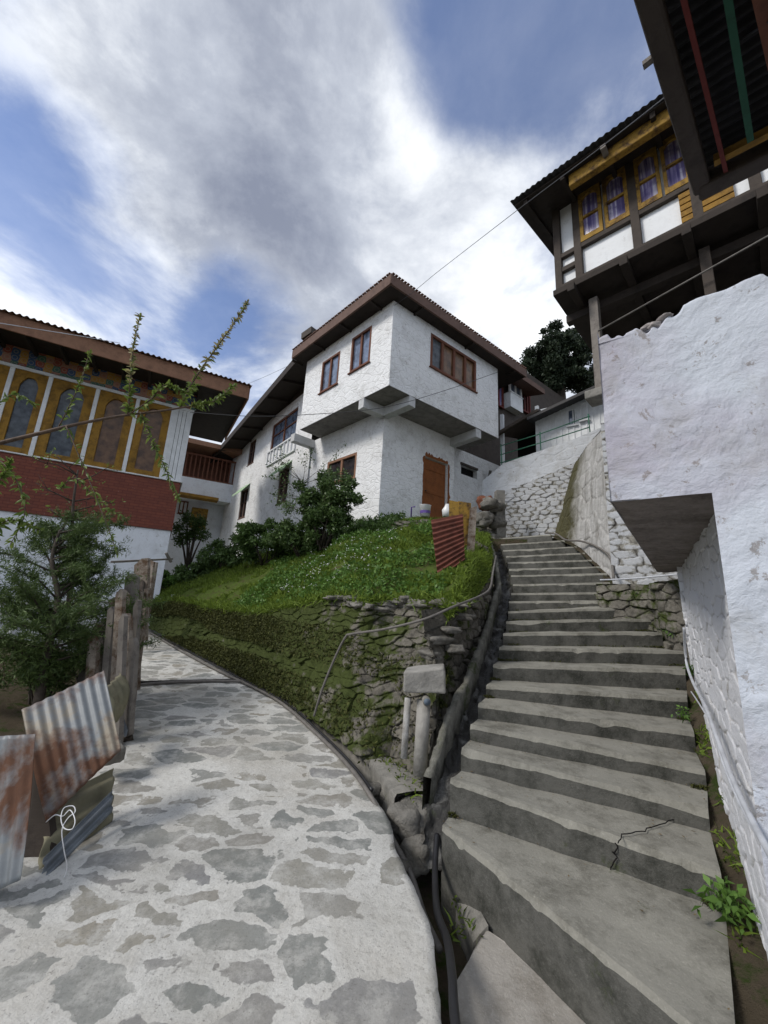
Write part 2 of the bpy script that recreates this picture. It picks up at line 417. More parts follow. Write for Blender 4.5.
def leafmat(name, col, col2, rough=.55, trans=.25, scale=3.0):
    col = tuple(c*1.25 for c in col); col2 = tuple(min(.4, c*1.25) for c in col2)
    m, g, b = newmat(name)
    r = g.n('ShaderNodeNewGeometry').outputs['Random Per Island']
    p = pos(g); f = g.math('ADD', g.math('MULTIPLY', r, .7), g.math('MULTIPLY', g.noise(p, scale, 4, .6), .5))
    c = g.mix(f, col, col2); setc(g, b, c); b.inputs['Roughness'].default_value = rough
    b.inputs['Specular IOR Level'].default_value = .3
    tr = g.n('ShaderNodeBsdfTranslucent'); g.l(c, tr.inputs[0]); mx = g.n('ShaderNodeMixShader'); mx.inputs[0].default_value = trans
    g.l(b.outputs[0], mx.inputs[1]); g.l(tr.outputs[0], mx.inputs[2]); g.l(mx.outputs[0], m.node_tree.nodes['Material Output'].inputs[0])
    return m
M_grass = leafmat('grass_blades', (.045, .085, .010), (.19, .26, .04), .6, .35)
M_moss = leafmat('moss_tufts', (.018, .022, .007), (.07, .075, .018), .8, .2)
M_weed = leafmat('weed_leaves', (.035, .08, .015), (.11, .20, .04), .5, .3)
M_bush = leafmat('bush_leaves', (.020, .042, .012), (.085, .135, .040), .45, .2)
M_bush2 = leafmat('shrub_leaves', (.02, .045, .012), (.07, .12, .03), .5, .25)
M_junip = leafmat('juniper_needles', (.020, .042, .012), (.085, .125, .035), .6, .2)
M_peach = leafmat('young_leaves', (.05, .10, .018), (.17, .22, .05), .5, .4)
M_peach_r = leafmat('shoot_leaves', (.17, .15, .07), (.30, .27, .13), .5, .4)
M_dark = leafmat('conifer_leaves', (.008, .016, .010), (.03, .045, .022), .6, .15, 1.0)
M_flower = simple('white_petals', (.8, .8, .78), .6, .1)
M_bark = simple('bark', (.06, .048, .038), .9, .4, 12, .8, .01)
M_bark2 = simple('branch_bark', (.11, .075, .055), .8, .4, 20, .6, .005)

def wood(name, col, dark, rough=.75, sc=5, thr=(.5, .75), ax=(1, 1, 6)):
    m, g, b = newmat(name); p = pos(g)
    c = g.mix(g.noise(p, sc, 7, .7), tuple(x*.65 for x in col), tuple(min(1, x*1.3) for x in col))
    c = g.mix(g.ramp(g.noise(g.vmath('ADD', p, (3, 2, 8)), sc*.8, 9, .75), ((thr[0], 0.0), (thr[1], 1.0))), c, dark)
    setc(g, b, c); b.inputs['Roughness'].default_value = rough; b.inputs['Specular IOR Level'].default_value = .25
    bump(g, b, g.noise(g.vmath('MULTIPLY', p, ax), 14, 6, .7), .5, .008); return m
M_yellow = wood('ochre_paint', (.30, .165, .028), (.09, .05, .015), thr=(.45, .7))
M_yellow2 = wood('ochre_old_paint', (.32, .19, .035), (.07, .04, .02), thr=(.46, .62), sc=8)
M_brown = wood('brown_paint', (.16, .065, .04), (.06, .03, .02))
M_fascia = wood('fascia_brown', (.25, .135, .085), (.13, .068, .045))
M_fascia2 = wood('fascia_house', (.135, .082, .064), (.06, .035, .028))
M_door = wood('rust_door_paint', (.22, .075, .022), (.09, .03, .012))
M_whitewood = wood('white_boards', (.72, .74, .76), (.40, .40, .38), thr=(.6, .85))
M_dkwood = wood('weathered_dark_wood', (.060, .048, .040), (.02, .016, .014))
M_grwood = wood('grey_weathered_wood', (.20, .18, .16), (.06, .05, .045), sc=9, ax=(9, 9, 1))
M_planks = wood('rotten_planks', (.30, .26, .22), (.10, .06, .035), sc=9, thr=(.42, .6), ax=(12, 12, 1))
M_redwood = wood('red_board', (.14, .03, .025), (.05, .015, .015))
M_greenboard = wood('green_board', (.025, .09, .055), (.015, .03, .02))
M_soffitwood = wood('dark_eave_boards', (.035, .027, .022), (.012, .01, .009))
M_black = simple('black_rubber', (.018, .018, .02), .45, .3, 10, .2, .003, spec=.5)
M_pipe = simple('grey_hose', (.13, .12, .11), .6, .3, 14, .2, .003, spec=.4)
M_pvc = simple('pale_conduit', (.50, .52, .56), .5, .2, 8, .2, .003, spec=.4)
M_cable = simple('wire', (.06, .06, .065), .6, .1)
M_whitewire = simple('white_wire', (.75, .75, .76), .5, .1)
M_greenpaint = simple('green_rail_paint', (.03, .13, .08), .5, .3, 8, .2, .003)
M_pink = simple('rose_paint', (.42, .25, .24), .6)
M_blue = simple('blue_paint', (.06, .12, .28), .6)
M_plastic = simple('bucket_plastic', (.72, .73, .74), .35, .1, 5, .1, .003, spec=.5)
M_purple = simple('purple_plastic', (.14, .09, .32), .4)
M_rusthole = simple('rust_board', (.16, .06, .035), .85, .4, 8, .4, .01)
M_stonegrey = simple('grey_boulder', (.20, .19, .17), .9, .4, 7, .9, .03, dark=(.07, .065, .055), dthr=(.45, .7))
M_slab = simple('slab_stone', (.27, .26, .24), .85, .3, 6, .6, .02, dark=(.13, .12, .10), dthr=(.55, .75))
M_roof = simple('roof_sheet_dark', (.035, .034, .036), .5, .4, 5, .2, .005, metal=.2)
M_roof_br = simple('roof_sheet_brown', (.15, .075, .05), .6, .3, 5, .3, .005)

def m_metal():
    m, g, b = newmat('galvanised_rusty'); p = pos(g)
    c = g.mix(g.noise(p, 5, 8, .7), (.10, .12, .14), (.27, .28, .28))
    c = g.mix(g.ramp(g.noise(g.vmath('ADD', p, (1, 1, 1)), 3.2, 7, .6), ((.5, 0.0), (.6, .9))), c, (.25, .215, .16))
    rm = g.ramp(g.noise(g.vmath('ADD', p, (6.3, 2.6, 3.2)), 2.7, 9, .62, .3), ((.40, 0.0), (.53, 1.0)))
    c = g.mix(rm, c, g.mix(g.noise(p, 16, 7, .7), (.05, .022, .013), (.17, .075, .038)))
    setc(g, b, c); g.l(g.math('ADD', g.math('MULTIPLY', rm, .3), .5), b.inputs['Roughness'])
    b.inputs['Metallic'].default_value = .15; bump(g, b, g.noise(p, 20, 8, .7), .3, .006); return m
M_galv = m_metal()
M_rustred = simple('red_rust_sheet', (.14, .045, .03), .75, .4, 6, .3, .005, dark=(.06, .025, .02))
M_olive = simple('lichen_sheet', (.21, .195, .13), .75, .35, 5, .3, .005, dark=(.09, .07, .04))
M_greysheet = simple('blue_grey_sheet', (.17, .19, .21), .55, .3, 6, .3, .005, dark=(.10, .09, .07), metal=.2)

def m_brick():
    m, g, b = newmat('red_painted_brick'); tcn = g.n('ShaderNodeUVMap').outputs[0]
    br = g.n('ShaderNodeTexBrick'); g.l(tcn, br.inputs['Vector'])
    br.inputs['Color1'].default_value = (.20, .056, .032, 1); br.inputs['Color2'].default_value = (.155, .043, .027, 1); br.inputs['Mortar'].default_value = (.13, .032, .022, 1)
    br.inputs['Scale'].default_value = 1.0; br.inputs['Brick Width'].default_value = .24; br.inputs['Row Height'].default_value = .085; br.inputs['Mortar Size'].default_value = .010
    p = pos(g)
    c = g.mix(g.ramp(g.noise(p, 5, 9, .75), ((.5, 0.0), (.75, .55))), br.outputs[0], (.09, .03, .025))
    c = g.mix(g.ramp(g.noise(g.vmath('ADD', p, (7, 3, 1)), 14, 7, .75), ((.64, 0.0), (.70, .8))), c, (.42, .33, .30))
    setc(g, b, c); b.inputs['Roughness'].default_value = .8
    bump(g, b, g.math('ADD', g.math('SUBTRACT', 1.0, br.outputs['Fac']), g.math('MULTIPLY', g.noise(p, 14, 6, .7), .8)), .5, .012); return m
M_brick = m_brick()
def uvwall(o, pl):
    me = o.data; uv = me.uv_layers.new(name='UVMap')
    for lp in me.loops:
        c = me.vertices[lp.vertex_index].co; d = Vector((c.x, c.y, 0))-pl.P
        uv.data[lp.index].uv = (d.dot(pl.D), c.z)

def m_frieze():
    m, g, b = newmat('painted_frieze'); tcn = g.n('ShaderNodeUVMap').outputs[0]
    ch = g.n('ShaderNodeTexVoronoi'); ch.inputs['Scale'].default_value = 5.5; g.l(tcn, ch.inputs['Vector']); ch.inputs['Randomness'].default_value = .25
    sp = g.n('ShaderNodeSeparateColor'); g.l(ch.outputs['Color'], sp.inputs[0])
    c = g.ramp(sp.outputs[0], ((0.0, (.03, .08, .20)), (.25, (.28, .06, .04)), (.45, (.42, .22, .04)), (.65, (.05, .14, .11)), (.82, (.36, .17, .12)), (1.0, (.25, .25, .26))), 'CONSTANT')
    ring = g.ramp(g.math('FRACT', g.math('MULTIPLY', ch.outputs['Distance'], 3.2)), ((.0, 1.0), (.35, 0.0)))
    c = g.mix(ring, c, (.30, .27, .22))
    c = g.mix(g.ramp(ch.outputs['Distance'], ((.0, 1.0), (.16, 0.0))), c, (.20, .06, .05))
    setc(g, b, c); b.inputs['Roughness'].default_value = .6; return m
M_frieze = m_frieze()

def glass(name, col, rough=.06, var=0, spec=.8):
    if var: spec = .2
    m, g, b = newmat(name); p = pos(g)
    c = g.mix(g.ramp(g.noise(p, 5 if not var else var, 5, .6), ((.35, 0.0), (.65, 1.0))), tuple(x*.55 for x in col), tuple(x*1.5 for x in col))
    setc(g, b, c); b.inputs['Roughness'].default_value = rough; b.inputs['IOR'].default_value = 1.7; b.inputs['Specular IOR Level'].default_value = spec
    return m
M_glass = glass('window_glass', (.11, .14, .20))
M_glass_dk = glass('dark_glass', (.03, .028, .03))
M_glass_cur = glass('curtained_glass', (.22, .19, .17), .15)
M_glass_net = glass('net_curtain_glass', (.07, .078, .085), .12, 5)
M_glass_brn = glass('brown_curtain_glass', (.12, .065, .032), .2, 5)
def m_curtain():
    m, g, b = newmat('purple_curtain'); p = pos(g)
    n = g.noise(g.vmath('MULTIPLY', p, (15, 15, .5)), 1.3, 3, .5)
    c = g.ramp(n, ((.36, (.08, .07, .20)), (.5, (.24, .21, .38)), (.62, (.55, .53, .66))))  # light and shade of the vertical folds painted as colour bands
    c = g.mix(g.ramp(g.noise(p, 5, 6, .6), ((.5, 0.0), (.6, .7))), c, (.11, .09, .22))
    setc(g, b, c); b.inputs['Roughness'].default_value = .2; b.inputs['Specular IOR Level'].default_value = .7; return m
M_curtain = m_curtain()
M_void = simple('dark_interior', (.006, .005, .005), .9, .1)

# ------------------------------------------------------------------ parts used by many buildings
def wallgrid(mb, pl, s0, s1, z0, z1, holes=(), depth=.14, b=0, mi=0):
    """wall face with real openings and reveals"""
    S_ = sorted({s0, s1, *[h[0] for h in holes], *[h[1] for h in holes]}); Z = sorted({z0, z1, *[h[2] for h in holes], *[h[3] for h in holes]})
    for i in range(len(S_)-1):
        for j in range(len(Z)-1):
            cs = (S_[i]+S_[i+1])/2; cz = (Z[j]+Z[j+1])/2
            if any(h[0] < cs < h[1] and h[2] < cz < h[3] for h in holes): continue
            mb.quad(pl.pt(S_[i], b, Z[j]), pl.pt(S_[i+1], b, Z[j]), pl.pt(S_[i+1], b, Z[j+1]), pl.pt(S_[i], b, Z[j+1]), mi)
    for h in holes:
        a = [(h[0], h[2]), (h[1], h[2]), (h[1], h[3]), (h[0], h[3])]
        for k in range(4):
            p, q = a[k], a[(k+1) % 4]
            mb.quad(pl.pt(p[0], b, p[1]), pl.pt(q[0], b, q[1]), pl.pt(q[0], b-depth, q[1]), pl.pt(p[0], b-depth, p[1]), mi)
def window(par, pl, r, b, nx=2, nz=1, fw=.06, fm=None, gm=None, out=.03, sill=True, zsplit=None, panemats=None, lab=None):
    s0, s1, z0, z1 = r; mb = MB(); dp = .06
    def bx(a0, a1, c0, c1, o=0): mb.pbox(pl, a0, a1, b-dp, b+out+o, c0, c1)
    bx(s0, s0+fw, z0, z1); bx(s1-fw, s1, z0, z1); bx(s0+fw, s1-fw, z1-fw, z1); bx(s0+fw, s1-fw, z0, z0+fw)
    if sill: mb.pbox(pl, s0-.04, s1+.04, b-.02, b+out+.05, z0-.035, z0-.002)
    for i in range(1, nx):
        c = s0+(s1-s0)*i/nx; mb.pbox(pl, c-fw*.55, c+fw*.55, b-dp+.004, b+out-.012, z0+fw, z1-fw)
    if zsplit: mb.pbox(pl, s0+fw, s1-fw, b-dp+.008, b+out-.016, z0+(z1-z0)*zsplit-.02, z0+(z1-z0)*zsplit+.02)
    w = mb.build('window', fm or M_brown, par, bevel=.006)
    if lab: w['label'] = lab
    pm = MB(); ms = panemats or [gm or M_glass]
    for i in range(nx):
        a0 = s0+(s1-s0)*i/nx; a1 = s0+(s1-s0)*(i+1)/nx
        pm.quad(pl.pt(a0, b-.035, z0), pl.pt(a1, b-.035, z0), pl.pt(a1, b-.03, z1), pl.pt(a0, b-.03, z1), i % len(ms))
    pm.build('pane', ms, w); return w
def archframe(par, pl, s0, s1, z0, z1, b, mx, mzb, mzt, fm, gm, out=.03, split=None, rise=.10, name='window'):
    """solid painted panel with an arched glazed opening"""
    a0, a1, c0, c1 = s0+mx, s1-mx, z0+mzb, z1-mzt; mid = (a0+a1)/2; N = 14; mb = MB()
    top = []
    for i in range(N+1):
        t = i/N; x = a0+(a1-a0)*t; k = abs(2*t-1); zt = c1-rise*(k**2.6)
        top.append((x, zt))
    B = b+out; I = b-.03
    for i in range(N):
        (x0, h0), (x1, h1) = top[i], top[i+1]
        mb.quad(pl.pt(x0, B, h0), pl.pt(x1, B, h1), pl.pt(x1, B, z1), pl.pt(x0, B, z1))
        mb.quad(pl.pt(x0, B, h0), pl.pt(x0, I, h0), pl.pt(x1, I, h1), pl.pt(x1, B, h1))
    for q in ((s0, a0), (a1, s1)): mb.quad(pl.pt(q[0], B, z0), pl.pt(q[1], B, z0), pl.pt(q[1], B, z1), pl.pt(q[0], B, z1))
    mb.quad(pl.pt(a0, B, z0), pl.pt(a1, B, z0), pl.pt(a1, B, c0), pl.pt(a0, B, c0))
    mb.quad(pl.pt(a0, B, c0), pl.pt(a1, B, c0), pl.pt(a1, I, c0), pl.pt(a0, I, c0))
    for x, h in (top[0], top[-1]): mb.quad(pl.pt(x, B, c0), pl.pt(x, I, c0), pl.pt(x, I, h), pl.pt(x, B, h))
    for x in (s0, s1): mb.quad(pl.pt(x, B, z0), pl.pt(x, I, z0), pl.pt(x, I, z1), pl.pt(x, B, z1))
    mb.quad(pl.pt(s0, B, z0), pl.pt(s1, B, z0), pl.pt(s1, I, z0), pl.pt(s0, I, z0))
    if split:
        for z in split: mb.pbox(pl, a0, a1, b-.028, B-.008, z-.022, z+.022)
    w = mb.build(name, fm, par)
    pm = MB(); pm.quad(pl.pt(a0-.01, b-.026, c0-.01), pl.pt(a1+.01, b-.026, c0-.01), pl.pt(a1+.01, b-.022, c1+.01), pl.pt(a0-.01, b-.022, c1+.01))
    pm.build('pane', gm, w)
    # small ogee moulding above the arch
    return w
def corrugated(name, p00, p10, p11, p01, waves, amp, mat, parent=None, bend=0, nv=14, sag=0, warp=0, along='u', ragged=0):
    p00, p10, p11, p01 = map(Vector, (p00, p10, p11, p01)); nu = waves*8+1
    n = (p10-p00).cross(p01-p00).normalized(); V = []
    for i in range(nu):
        u = i/(nu-1)
        for j in range(nv):
            v = j/(nv-1)
            vv = v
            if ragged and j == 0: vv = ragged*(.5+.5*sin(u*23.1))*random.random()
            q = (p00*(1-u)+p10*u)*(1-vv)+(p01*(1-u)+p11*u)*vv
            a = u if along == 'u' else vv
            q = q+n*(amp*sin(a*waves*2*pi)+bend*sin(vv*pi)+warp*sin(u*3.1+vv*4.0)*.5)
            V.append(q)
    o = fastmesh(name, np.array([tuple(v) for v in V]), gridfaces(nu, nv), mat, parent, True)
    md = o.modifiers.new('thickness', 'SOLIDIFY'); md.thickness = .003
    return o

# ------------------------------------------------------------------ vegetation
def quads_at(C, size, aspect=.5, up=None, jitter=1.0, droop=0):
    """leaf-shaped (diamond) faces at centres C"""
    n = len(C); d = rng.normal(size=(n, 3))
    if up is not None: d = d*jitter+up
    d /= np.linalg.norm(d, axis=1)[:, None]
    e = rng.normal(size=(n, 3)); s = np.cross(d, e); s /= np.linalg.norm(s, axis=1)[:, None]
    L = (size*(.6+.8*rng.random(n)))[:, None]; Wd = L*aspect
    a = C; b = C+d*L*.45+s*Wd*.5; c = C+d*L; e2 = C+d*L*.45-s*Wd*.5
    c = c+np.array([0, 0, -1])*L*droop
    V = np.stack([a, b, c, e2], 1).reshape(-1, 3); Fq = np.arange(n*4).reshape(-1, 4); return V, Fq
def blades(P, h, w, lean=.5):
    n = len(P); d = rng.normal(size=(n, 3))*lean+np.array([0, -.15, 1]); d /= np.linalg.norm(d, axis=1)[:, None]
    s = np.cross(d, rng.normal(size=(n, 3))); s /= np.linalg.norm(s, axis=1)[:, None]; H = (h*(.4+1.1*rng.random(n)))[:, None]
    m = P+d*H*.55+s*0; tip = P+d*H+np.stack([rng.normal(size=n), rng.normal(size=n), -np.abs(rng.normal(size=n))], 1)*H*.22
    V = np.stack([P-s*w, P+s*w, m+s*w*.8, tip, m-s*w*.8], 1).reshape(-1, 3); return V, np.arange(n*5).reshape(-1, 5)
def blobs(centres, radii, n, shell=.55):
    c = np.array(centres, dtype=float); r = np.array(radii, dtype=float)
    if r.ndim == 1: r = np.stack([r, r, r], 1)
    w = (r[:, 0]*r[:, 1]*r[:, 2])**(2/3); k = rng.choice(len(c), n, p=w/w.sum())
    d = rng.normal(size=(n, 3)); d /= np.linalg.norm(d, axis=1)[:, None]
    rad = shell+(1-shell)*rng.random(n)**.7; rad *= (.85+.3*rng.random(n))
    return c[k]+d*rad[:, None]*r[k]
def clumpy_crown(c, R, nb, n, size, br=(.25, .42)):
    """blobs spread through an ellipsoid"""
    d = rng.normal(size=(nb, 3)); d /= np.linalg.norm(d, axis=1)[:, None]
    pos_ = np.array(c)+d*(rng.random(nb)**.45)[:, None]*np.array(R)*.78
    rr = (br[0]+(br[1]-br[0])*rng.random(nb))*min(R)
    return pos_, blobs(pos_, np.stack([rr, rr, rr*.75], 1), n, .45)
def bush(name, label, c, R, nb, n, size, mat, base, cat='shrub', group=None, aspect=.5, stems=6):
    t = thing(name, label, cat, group); t.location = (0, 0, 0)
    pc, C = clumpy_crown(c, R, nb, n, size)
    V, Fq = quads_at(C, size, aspect); fastmesh('foliage', V, Fq, mat, t)
    mb = MB(); B = Vector(base)
    for i in range(min(stems, nb)):
        p = Vector(pc[i]); m = (B+p)/2+Vector(rng.normal(size=3))*.08*R[0]
        mb.tube([B+Vector((random.uniform(-.08, .08), random.uniform(-.08, .08), 0)), m, p], [.022*R[2]+.008, .012, .004], 6)
    mb.build('stem', M_bark, t, True); return t

# =================================================================== STRUCTURE: ground sheets
def pathz(Y): return float(pz(Y))
def pz(Y): return .03*np.clip(np.asarray(Y)-2, 0, 2.5)+.075*np.maximum(0, np.asarray(Y)-4.5)
RE = [(.42, -1.0), (.41, 1.0), (.41, 1.9), (.40, 2.3), (.35, 2.75), (.22, 3.15), (.06, 3.7), (-.16, 4.3), (-.52, 5.0), (-1.0, 5.8), (-1.75, 6.8), (-2.6, 7.8), (-3.7, 9.0), (-5.2, 10.6), (-6.9, 12.3), (-8.8, 14.2), (-10.8, 16.2)]
def fit_edge():
    """right edge of the path from photo pixels on the sloping path plane"""
    px = [(452, 1010), (442, 945), (428, 900), (405, 848), (385, 808), (362, 772), (335, 742), (300, 712), (262, 690), (220, 667), (185, 650), (163, 639), (150, 631)]
    r = [(.42, -1.0), (.42, 1.2)]
    for x, y in px:
        z = 0
        for _ in range(30): p = atZ(x, y, z); z = .5*z+.5*pathz(p.y)
        r.append((p.x, p.y))
    x, y = r[-1]; r.append((x-2.2, y+1.6)); r.append((x-5, y+3)); return r
RE = fit_edge()
def interp(pts, y, ky=1):
    ys = [p[ky] for p in pts]; return np.interp(y, ys, [p[1-ky] for p in pts])
def redge(Y): return float(np.interp(Y, [p[1] for p in RE], [p[0] for p in RE]))
print('RE', [(round(a, 2), round(b, 2)) for a, b in RE])

# big sheet to the horizon
nu, nv = 120, 120
gx = np.sinh(np.linspace(-4.6, 4.6, nu))*6; gy = np.sinh(np.linspace(-3.6, 4.8, nv))*6
X, Y = np.meshgrid(gx, gy, indexing='ij')
d = np.clip((Y-9)/20, 0, 3); Z = -.75 + d*2.2*(X > -60) + np.clip((X-6)/12, 0, 2)*.8 + fbm(X*.05+9, Y*.05+9)*np.clip(np.hypot(X, Y)/30, 0, 6)*2
Z = np.where(np.hypot(X, Y) < 10, np.minimum(Z, -.55), Z)
tag(fastmesh('ground', np.stack([X, Y, Z], -1).reshape(-1, 3), gridfaces(nu, nv), M_soil, None, True), kind='structure')

# path sheet
ys = np.concatenate([np.linspace(-1, 1.4, 10), np.geomspace(1.45, 24, 260)]); us = np.linspace(0, 1, 90)
Yg, Ug = np.meshgrid(ys, us, indexing='ij')
re = np.array([redge(y) for y in ys])[:, None]; wdt = np.where(ys < 4, 3.6, 3.2)[:, None]
ragr = fbm(Yg*3.0, Yg*0+2)*.10*(Yg < 4)
Xg = re+ragr*Ug-wdt*(1-Ug)
Zg = pz(Yg)+fbm(Xg*1.6+3, Yg*1.6+5)*.03+fbm(Xg*7, Yg*7)*.010
Zg[:, -1] -= .42; Xg[:, -1] -= .02
o = fastmesh('path', np.stack([Xg, Yg, Zg], -1).reshape(-1, 3), gridfaces(len(ys), len(us)), M_path, None, True); tag(o, kind='structure')

# soil on the left of the path, behind the sheets
ys = np.linspace(1.5, 16, 120); us = np.linspace(0, 1, 60); Yg, Ug = np.meshgrid(ys, us, indexing='ij')
xl = np.array([redge(y) for y in ys])[:, None]-np.where(Yg < 4, 2.45, 2.3)
Xg = xl-.02-6*(1-Ug); Zg = pz(Yg)-.02+np.clip((1-Ug)*2.2, 0, 1)*np.interp(Yg, [2, 5, 7, 9.5], [.3, .35, .8, 1.15])+fbm(Xg*1.5, Yg*1.5)*.18
Zg[:, -1] -= .4
tag(fastmesh('planting_bed', np.stack([Xg, Yg, Zg], -1).reshape(-1, 3), gridfaces(len(ys), len(us)), M_soil, None, True), kind='structure')

# =================================================================== STAIRCASE
ST = [(1, 442, 825, 738, 1060), (2, 450, 778, 721, 873), (3, 461, 747, 708, 810), (4, 470, 724, 705, 770), (5, 478, 703, 694, 732), (6, 486, 685, 687, 698), (7, 493, 664, 685, 670), (8, 499, 647, 685, 651), (9, 503, 633, 662, 632), (10, 506, 621, 651, 618), (11, 508, 611, 645, 607), (12, 509, 601, 604, 600), (13, 511, 593, 600, 592), (14, 513, 584, 610, 582), (15, 511, 575, 607, 573), (16, 509, 568.5, 600, 566), (17, 508, 562, 592, 559.5), (18, 506, 556, 585, 552.5), (19, 503, 550, 577, 546), (20, 501, 544, 565, 540), (21, 499, 538, 552, 534)]
LY = [3.18, 3.33, 3.5, 3.7, 3.92, 4.2, 4.55, 4.92, 5.3, 5.68, 6.06, 6.45, 6.85, 7.25, 7.62, 8.0, 8.4, 8.8, 9.2, 9.6, 10.0]
RY = [1.72, 2.45, 2.87, 3.2, 3.6, 4.0, 4.42, 4.85, 5.25, 5.6, 5.95, 6.15, 6.45, 6.75, 7.1, 7.45, 7.8, 8.2, 8.55, 8.9, 9.3]
SL = [atY(s[1], s[2], y) for s, y in zip(ST, LY)]; SR = [atY(s[3], s[4], y) for s, y in zip(ST, RY)]
SL.append(SL[-1]+Vector((.1, 3.2, .02))); SR.append(SR[-1]+Vector((.6, 3.6, .02)))
print('steps', [(round(a.z, 2), round(b.z, 2)) for a, b in zip(SL, SR)])
stair = thing('staircase', 'worn grey concrete staircase climbing between drain and white wall', 'staircase')
from mathutils import noise as mnoise
for i in range(21):
    L0, R0, L1, R1 = SL[i], SR[i], SL[i+1], SR[i+1]
    N = 64 if i < 6 else (34 if i < 12 else 20); MM = 7
    fl = (R0-L0).length; back = .05 if i < 20 else 0
    drop = .30 if i else .60
    V = []; Fc = []; mi = []
    # cross-section: bottom of riser, nose low, nose, tread ... back
    def rowpts(u):
        a = L0.lerp(R0, u); b = L1.lerp(R1, u); nrm = (b-a); nrm.z = 0; nrm.normalize()
        chip = max(0, mnoise.noise(Vector((u*fl*2.1, i*3.3, 1)))-.22)*.06+max(0, mnoise.noise(Vector((u*fl*8, i*5.1, 4)))-.2)*.045+abs(mnoise.noise(Vector((u*fl*25, i*5.1, 4))))*.007
        wob = mnoise.noise(Vector((u*fl*1.1, i*2.7, 8)))*.009
        dr = min(drop, drop)
        o = nrm*.012*mnoise.noise(Vector((u*7, i, 2)))
        pts = [a+nrm*.012+Vector((0, 0, -dr))+o, a+nrm*.006+Vector((0, 0, -dr*.5))+o, a+Vector((0, 0, -.035-chip))+o, a+nrm*(.012+chip*.7)+Vector((0, 0, -.004+wob))+o]
        for k in range(1, MM):
            q = a.lerp(b, k/(MM-1)); q.z = a.z+(-.008 if k > 1 else -.004)+wob+mnoise.noise(Vector((q.x*3, q.y*3, i)))*.012
            if k == MM-1: q += nrm*back
            pts.append(q)
        return pts
    rows = [rowpts(j/(N-1)) for j in range(N)]; K = len(rows[0])
    for r in rows: V += r
    for j in range(N-1):
        for k in range(K-1):
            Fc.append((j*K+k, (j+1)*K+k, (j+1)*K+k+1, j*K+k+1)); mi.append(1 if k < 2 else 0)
    mb = MB(); mb.v = [tuple(v) for v in V]; mb.f = Fc; mb.m = mi
    # side cheeks
    for r, rev in ((rows[0], 0), (rows[-1], 1)):
        lo = [Vector((q.x, q.y, r[0].z)) for q in r[3:]]
        for k in range(len(lo)-1): mb.add([r[3+k], r[4+k], lo[k+1], lo[k]], [(0, 1, 2, 3)], 1)
        mb.add([r[0], r[1], r[2], r[3]], [(0, 1, 2, 3)], 1)
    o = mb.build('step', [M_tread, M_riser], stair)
    for pgn in o.data.polygons: pgn.use_smooth = False
# cracks on the two lowest steps: narrow dark fissures along the surface
def crack(px, z=None, Y=None, r=.006):
    pts = [p if isinstance(p, Vector) else atZ(p[0], p[1], z) for p in px]
    return pts
ck = MB(); random.seed(2)
def jag(P, n, amp):
    o_ = []
    for a_, b_ in zip(P, P[1:]):
        for k in range(n): q_ = a_.lerp(b_, k/n); o_.append(q_+Vector((random.gauss(0, amp), random.gauss(0, amp), 0)))
    return o_+[P[-1]]
zt = SL[1].lerp(SR[1], .62).z+.001
ck.tube(jag([atZ(x, y, zt) for x, y in ((672, 819), (655, 826), (640, 831), (624, 835), (618, 843))], 4, .006), .0032, 5)
lp = Pl(SL[1], SR[1]-SL[1])
ck.tube(jag([lp.pt(lp.loc(x, y)[0], .002, lp.loc(x, y)[1]) for x, y in ((618, 843), (614, 851), (617, 859), (611, 872))], 4, .005), .0038, 5)
ck.build('crack', M_void, stair)

# leaf litter, grit and moss on the treads
random.seed(21); LC_ = []; MC_ = []
for i in range(20):
    L0, R0, L1, R1 = SL[i], SR[i], SL[i+1], SR[i+1]
    for _ in range(26 if i < 8 else 12):
        u = random.random(); v_ = random.random()**.5*.93+.04
        if random.random() < .45: u = random.choice((random.random()*.07, 1-random.random()*.1))
        p = L0.lerp(R0, u).lerp(L1.lerp(R1, u), v_); p.z = L0.lerp(R0, u).z+.006; LC_.append(tuple(p))
    for _ in range(240):
        u = random.choice((random.random()**2*.10, 1-random.random()**2*.12, random.random())) if i > 5 else random.choice((random.random()**2*.04, 1-random.random()**2*.06))
        if mnoise.noise(Vector((u*6, i*2.3, 0))) < .0 and i < 14: continue
        v_ = 1-random.random()**2*.06
        p = L0.lerp(R0, u).lerp(L1.lerp(R1, u), v_); p.z = L0.lerp(R0, u).z; MC_.append(tuple(p))
LC_ = np.array(LC_); V, Fq = quads_at(LC_, .022, .5, up=np.array([0, 0, 0.0]), jitter=1.0); V[:, 2] = np.repeat(LC_[:, 2], 4)+np.abs(V[:, 2]-np.repeat(LC_[:, 2], 4))*.15
tag(fastmesh('leaf_litter', V, Fq, leafmat('dead_leaves', (.05, .035, .02), (.16, .12, .06), .8, .1), None), 'scattered dead leaves and grit on the concrete treads', 'litter', kind='stuff')
V, Fq = blades(np.array(MC_), .028, .004, 1.0); tag(fastmesh('moss', V, Fq, M_moss, None), 'moss growing in the inner corners of the steps', 'moss', kind='stuff')

# landing soil at head of the stairs
tag(MB().poly([SL[20]+Vector((-.3, -.1, -.06)), SR[20]+Vector((.6, 0, -.06)), SR[20]+Vector((2.5, 6, .1)), SL[20]+Vector((-1.5, 6, .1))], (0, 0, -.5)).build('landing', M_soil, None, sub=3, rough=.03), kind='structure')

